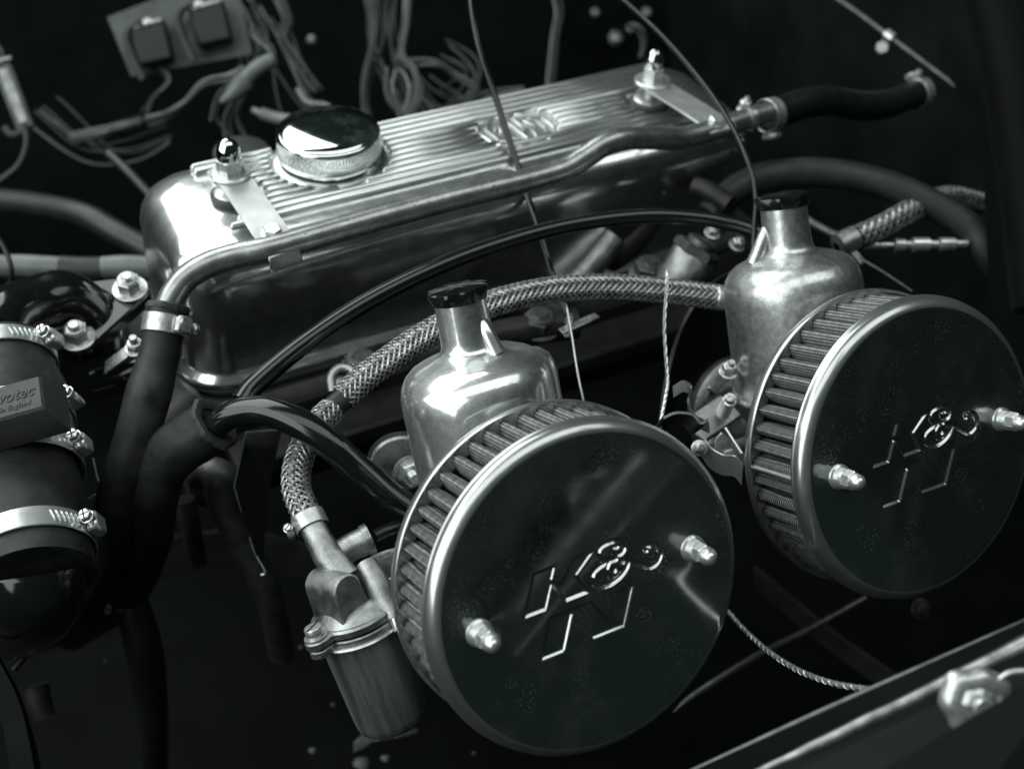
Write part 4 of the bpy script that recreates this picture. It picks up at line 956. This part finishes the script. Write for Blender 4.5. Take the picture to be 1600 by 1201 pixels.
B().tube(spl(px((345, 160, 99), (362, 148, 99), (378, 132, 99), (384, 124, 99), (400, 108, 99), (428, 92, 99)), 4), [.25, .3, .4, .48, .56, .62, .68, .76, .82, .86, .82, .7, .64, .62, .6, .6, .6, .6, .6, .58, .5], 20).build('boot', wirel, t)
t = thing('tube_connector', 'ribbed pale connector sleeve just left of the oil cap', 'connector', P(430, 185, 97))
B().tube(px((396, 172, 97.5), (408, 178, 97.2)), .25, 12).build('tip', wirel, t)
B().tube(spl(px((408, 177, 97.2), (430, 184, 97), (462, 190, 96.5), (490, 200, 96)), 4), .45, 16).build('sleeve', wirel, t)
bundle('frayed leads above the bullet connector', [(428, 92, 99), (420, 75, 100), (402, 60, 101), (398, 50, 102)], 3, .14, .28, wirel)
for lab, pts, n, sp in [
    ('tangle of thin wires spreading above the oil filler cap', [(400, 20, 108), (440, 90, 106), (470, 150, 104), (500, 190, 102)], 4, 1.3),
    ('tangle of thin pale leads behind the black relays', [(340, -20, 110), (380, 40, 109), (395, 100, 107), (360, 170, 105), (370, 220, 102)], 4, 1.5),
    ('thin wires fanning down at the top centre behind the harness', [(600, -30, 112), (600, 60, 110), (640, 150, 107), (690, 190, 104), (740, 170, 104)], 5, 1.6),
    ('loose thin wires between the harness and the first black cable', [(690, 90, 108), (730, 120, 107), (700, 170, 105), (640, 190, 104)], 3, 1.2),
    ('faint thin wires drooping at the far left of the panel', [(60, 180, 106), (130, 230, 104), (190, 225, 103), (260, 200, 103)], 4, 1.0)]:
    bundle(lab, pts, n, .13, sp, wirem)
t = thing('fuse_strip', 'upright pale fuse strip standing at the left edge', 'fuse holder', P(20, 150, 100))
Q = frame(P(22, 152, 100), RW.T @ np.array([.25, 0, -1.]), Vector(RW.T @ np.array([.38, 1, 0])))
B().box(Q, 5.2, 1.35, .9, .12).build('holder', wirel, t)
B().box(Q @ Matrix.Translation((-2.8, 0, .1)), .4, 1.9, 1.1, .1).build('end_clip', cast, t)
B().box(Q @ Matrix.Translation((0, 0, .42)), 4.4, .8, .3, .08).build('fuse', cast, t)
B().tube(spl(px((8, 200, 100), (20, 212, 99.8), (38, 205, 99.6), (44, 212, 99.4)), 5), .35, 12).build('terminal', castdark, t)
# dark round can beside the oil cap
B().lathe([(1.9, -1.6), (2.0, -1.5), (2.0, 0), (1.9, .15), (0, .2)], frame(P(378, 240, 88), (0, -.1, 1)), 48).build('round_can', satin, None, 'dark round can standing behind the left acorn nut', 'can')
def on_wall(x, y):
    Y = 90
    for _ in range(6): p = PL(x, y, 'y', Y); Y = 84 + (p.z + 44) * 16 / 74 - .8
    return PL(x, y, 'y', Y)
# blurred bright fixings on the far bulkhead
for i, (x, y, r, lab) in enumerate([(962, 60, .55, 'round bright fixing beside the thin black cable'), (985, 45, .3, 'small fixing above the round bright one'), (1010, 20, .38, 'fixing close to the top edge beside the thin cable'), (1068, 28, .4, 'bright fixing at the top edge right of the thin cable'),
                                  (1112, 12, .35, 'last fixing to the right on the top edge'), (1090, 5, .3, 'tiny fixing touching the top edge'), (487, 62, .28, 'tiny bright fixing above the oil cap'), (1265, 95, .32, 'faint fixing alone on the dark far wall'), (930, 20, .3, 'fixing left of the thin cable near the top edge')]):
    studnut('wall_fixing', lab, 'fixing', on_wall(x, y), (-.1, -.9, .35), r=r * .95, h=r * 1.3, stud=.4, washer=r * 1.5, m=steel, group='small fixings on the far wall')
bundle('faint cables near the fixings at the top', [(985, 40, 106), (1000, 50, 106), (1005, 70, 106), (1000, 90, 106)], 2, .16, .2, wirem)
bundle('dark loom behind the far fixings', [(860, -20, 112), (872, 20, 112), (868, 60, 111), (860, 140, 110)], 2, .16, .3, softrubber)
bundle('faint loom high on the right of the relays', [(430, -10, 108), (445, 30, 107), (440, 60, 106), (460, 90, 105), (500, 140, 104)], 3, .18, .4, softrubber)

# ================================================================== lower left depths
cable('lower_hose', 'dull lower hose standing in the dark at the bottom left', 'hose', [(205, 925, 76), (212, 960, 76), (224, 1010, 77), (232, 1060, 80), (238, 1130, 84), (240, 1230, 92)], [.8, 1.0, 1.1, 1.1, 1.0, 1.0], rubber, n=24)
clamp('hose_clamp', 'small clamp screw glinting above the dull lower hose', P(202, 938, 76), P(205, 925, 76) - P(224, 1010, 77), .92, .6, math.radians(170), m=steel, head='slot', sc=.75, slots=False)
t = thing('engine_mount', 'dark angular bracket plate under the curve of the thick black pipe', 'bracket', P(400, 780, 68))
mp_ = [P(384, 676, 66.5), P(440, 672, 67.2), P(425, 740, 68), P(408, 892, 70.5), P(378, 800, 68.5), P(366, 760, 67.5)]
nn = (mp_[1] - mp_[0]).cross(mp_[3] - mp_[0]).normalized(); v = mp_ + [p + nn * .2 for p in mp_]; k = len(mp_)
B().add(v, [tuple(range(k))] + [tuple(range(2 * k - 1, k - 1, -1))] + [(i, i + k, (i + 1) % k + k, (i + 1) % k) for i in range(k)]).build('plate', gloss, t, sharp=10)
B().tube([mp_[0], mp_[5], mp_[4]], .05, 6).build('edge', bright, t)
hose('alloy_pipe', 'dull alloy pipe bending down behind the dark angular bracket', 'pipe', px((296, 752, 70), (318, 738, 70), (342, 748, 70), (352, 790, 70.5), (375, 840, 71.5), (420, 930, 74), (440, 1020, 80)), [.5, .8, 1.05, .9, .8, .8, .8], boltm, n=24)
cable('thin_hook', 'hooked bright wire end in the dark under the bracket', 'wire', [(390, 838, 70), (398, 862, 70), (412, 888, 70), (414, 896, 70), (408, 898, 70)], .06, bright, n=6)
hose('dark_pipe', 'dark pipe leaning beside the upright hose in the depths', 'pipe', px((288, 780, 74), (295, 810, 74.5), (310, 880, 76)), [.6, .6, .5], castdark, n=20)
bent('side_rail', 'dark rail rising at the bottom left corner', 'rail', px((-30, 1010, 62), (8, 1080, 60), (30, 1150, 58), (45, 1230, 57)), 1.2, .5, (.8, -.5, .3), paint)
hose('lower_stub', 'dim stub of pipe low in the left corner', 'pipe', px((55, 1070, 74), (62, 1100, 74), (70, 1120, 74)), [.75, .7, .6], castdark, n=18)
hose('dim_ring', 'dim curved pipe under the glossy black bend', 'pipe', px((22, 1045, 70), (40, 1020, 70), (40, 995, 70)), .2, castdark, n=12)
cable('engine_strap', 'thin bright edge strip left of the thick upright hose foot', 'strip', [(145, 715, 66), (152, 745, 66), (158, 765, 66), (138, 780, 66)], .07, steel, n=6)
hose('oil_pipe', 'dark round pipe lying left of the thermostat housing studs', 'pipe', px((150, 600, 74), (200, 588, 74), (240, 580, 74.5), (290, 620, 74.5)), .9, gloss, n=20)
hose('water_rail', 'rough cast elbow under the corner of the rocker cover', 'pipe', px((262, 630, 73), (285, 650, 71.5), (268, 668, 70.5), (250, 690, 70)), [1.6, 1.5, 1.3, 1.1], castdark, n=24)

# dead leaf and grit on the floor of the bay
v = []; f = []; a0 = P(552, 1166, 84); a1 = P(652, 1132, 84); dd = a1 - a0; up = Vector(RW.T @ np.array([0, -1, -.4])); rr = random.Random(4); n = 16
for i in range(n + 1):
    t_ = i / n; w_ = .95 * math.sin(math.pi * min(1, t_ * 1.1 + .12)) ** .6 * (1 - .55 * t_) + rr.uniform(-.09, .09)
    c = a0 + dd * t_ + up * (.35 * math.sin(t_ * 5))
    for s_ in (-1, -.4, .3, 1): v.append(c + up * (s_ * max(.08, w_) * .75 + rr.uniform(-.06, .06)) + Vector((0, 0, .15 * math.cos(s_ * 2 + t_ * 6))))
for i in range(n):
    for k in range(3): f.append((i * 4 + k, i * 4 + k + 1, i * 4 + k + 5, i * 4 + k + 4))
m_ = len(v); v += [p - Vector((0, 0, .05)) for p in v]; f += [tuple(reversed([i + m_ for i in q])) for q in f]
B().add(v, f).build('dry_leaf', leafm, None, 'curled dry leaf lying below the fuel bowl', 'leaf')
for x, y, r, lab in ((565, 1192, .55, 'roundish pebble under the dry leaf'), (602, 1184, .3, 'small stone right of the pebble below the leaf'), (488, 1172, .25, 'small pale stone left of the dry leaf')):
    b = B(); b.lathe([(0, -r * .7)] + [(r * math.cos(a) * 1.0, r * .7 * math.sin(a)) for a in (-1.1, -.6, 0, .6, 1.1)] + [(0, r * .7)], frame(P(x, y, 84), (.2, .3, 1)), 14, mod=lambda a, z: 1 + .12 * math.sin(a * 3 + z * 3)); b.build('pebble', leafm, None, lab, 'pebble', group='grit on the bay floor')
cable('low_rod', 'slim dark rod slanting down between the filters and the wing edge', 'rod', [(1052, 1112, 74), (1075, 1092, 74), (1120, 1062, 74.5), (1190, 1020, 75.5), (1260, 985, 76.5), (1352, 934, 78)], [.05, .2, .24, .24, .22, .2], dimsteel, n=12)
pt = spl(px((1138, 955, 66), (1165, 985, 64), (1200, 1016, 61.5), (1245, 1045, 58.5), (1300, 1066, 55.5), (1370, 1078, 52.5)), 40)
fr = frames(pt); L = 0; co = []; ph = 0
B().tube([p for p, u, w in fr][::4], .12, 10).add(*(lambda b: (b.v, b.f))(B().tube([p + (u * math.cos(i * .9) + w * math.sin(i * .9)) * .12 for i, (p, u, w) in enumerate(fr)], .035, 5))).build('throttle_cable', steel, None, 'coil wound throttle cable sagging to the wing edge', 'cable')
for x, y in ((1430, 945), (1443, 938), (1455, 950)): pass
studnut('lower_nut', 'dim nut under the bottom of the right hand filter', 'nut', P(1438, 950, 74), (-.2, -.6, .6), r=.4, h=.3, stud=.2, washer=.6, m=castdark)

# ================================================================== wing edge at the bottom right
t = thing('wing_edge', 'out of focus painted wing edge with its seam across the bottom right', 'wing', P(1350, 1150, 47))
wingp = mat('wing_paint', (.004, .0055, .005), .0, .4, rvar=.06, mscale=30, bump=.2, bscale=80, speckcol=(.35, .38, .37))
wingp.node_tree.nodes['Principled BSDF'].inputs['Specular IOR Level'].default_value = .08
wingr = mat('wing_seam', .35, .8, .35, mottle=.6, mscale=100, speck=.5, sscale=400)
def strip(name, pts, r, m, sx=1): q = spl(px(*pts), 40); B().tube(q, [r * (.5 + 1.3 * i / len(q)) * (1 + .1 * math.sin(i * .31) * math.sin(i * .13 + 1)) if m is wingr else r for i in range(len(q))], 16).build(name, m, t)
strip('inner_lip', ((1040, 1225, 50), (1300, 1104, 49.5), (1640, 955, 49)), .14, dimsteel)  # lip's highlight put into its colour: paler steel than the wing paint
strip('seam_bead', ((1140, 1225, 48), (1300, 1152, 47.5), (1640, 990, 47)), .2, wingr)
a, c = P(1040, 1228, 49.8), P(1660, 948, 48.8); a2, c2 = P(1142, 1226, 48), P(1660, 983, 46.8); a3, c3 = P(1200, 1420, 45), P(1800, 1180, 42)
def slab(name, A, Bq, Cq, Dq, th, m):
    n_ = (Bq - A).cross(Dq - A).normalized() * th; v = [A, Bq, Cq, Dq] + [p - n_ for p in (A, Bq, Cq, Dq)]
    B().add(v, [(0, 1, 2, 3), (7, 6, 5, 4), (0, 4, 5, 1), (1, 5, 6, 2), (2, 6, 7, 3), (3, 7, 4, 0)]).build(name, m, t)
slab('gutter', a, c, c2, a2, .15, wingp); slab('wing_fold', P(1380, 1203, 44.3), P(1700, 1016, 44.3), P(1700, 1350, 42), P(1380, 1450, 42), .15, wingp); slab('wing_top', a2, c2, c3, a3, .15, wingp)
t = thing('headlamp_bracket', 'blurred bright rounded metal fitting on the wing at the bottom right', 'fitting', P(1525, 1110, 45.5))
Q = frame(P(1528, 1098, 45.6), (-.35, -.75, .6), (1, -.1, .1))
B().lathe([(0, .34), (.4, .3), (.62, .1), (.75, .22), (1.0, .18), (1.22, .0), (1.3, -.3)], Q, 60, mod=lambda a, z: 1 + .07 * math.sin(a * 3 + 1) + .04 * math.sin(a * 7)).build('dome', steel, t)
B().lathe([(.32, .25), (.36, .5), (.3, .6), (0, .6)], Q, 24).build('knob', bright, t)
B().tube(spl(px((1560, 1062, 45.6), (1580, 1050, 45.6), (1610, 1048, 45.6)), 5), .12, 12).build('lead', bright, t)

# dim pressed rails and a splash panel low in the bay
for i, (pts, w_, lab) in enumerate([
    (((120, 900, 92), (420, 860, 98), (760, 1010, 100)), 3.0, 'dark cross rail deep under the carburettors'),
    (((1180, 900, 88), (1300, 1000, 86), (1430, 1090, 84)), 1.6, 'dark flange of the inner wing below the right hand filter')]):
    bent('chassis_rail', lab, 'rail', px(*pts), w_, .4, (0, .4, 1), castdark)
for x, y, D, r, lab in ((430, 905, 92, .14, 'speck of grit in the dark left of the fuel bowl'), (520, 1100, 90, .12, 'tiny grit low left of the bowl'), (470, 1010, 92, .12, 'single pale crumb between rail and bowl'),
                        (740, 1175, 84, .1, 'crumb of dirt under the near filter'), (165, 1030, 84, .13, 'crumb beside the dull lower hose')):
    B().lathe([(0, -r * .6), (r, -.1), (r * .8, r * .4), (0, r * .6)], frame(P(x, y, D), (.1, .3, 1)), 9, mod=lambda a, z: 1 + .2 * math.sin(a * 3)).build('pebble', leafm, None, lab, 'pebble', group='grit on the bay floor')
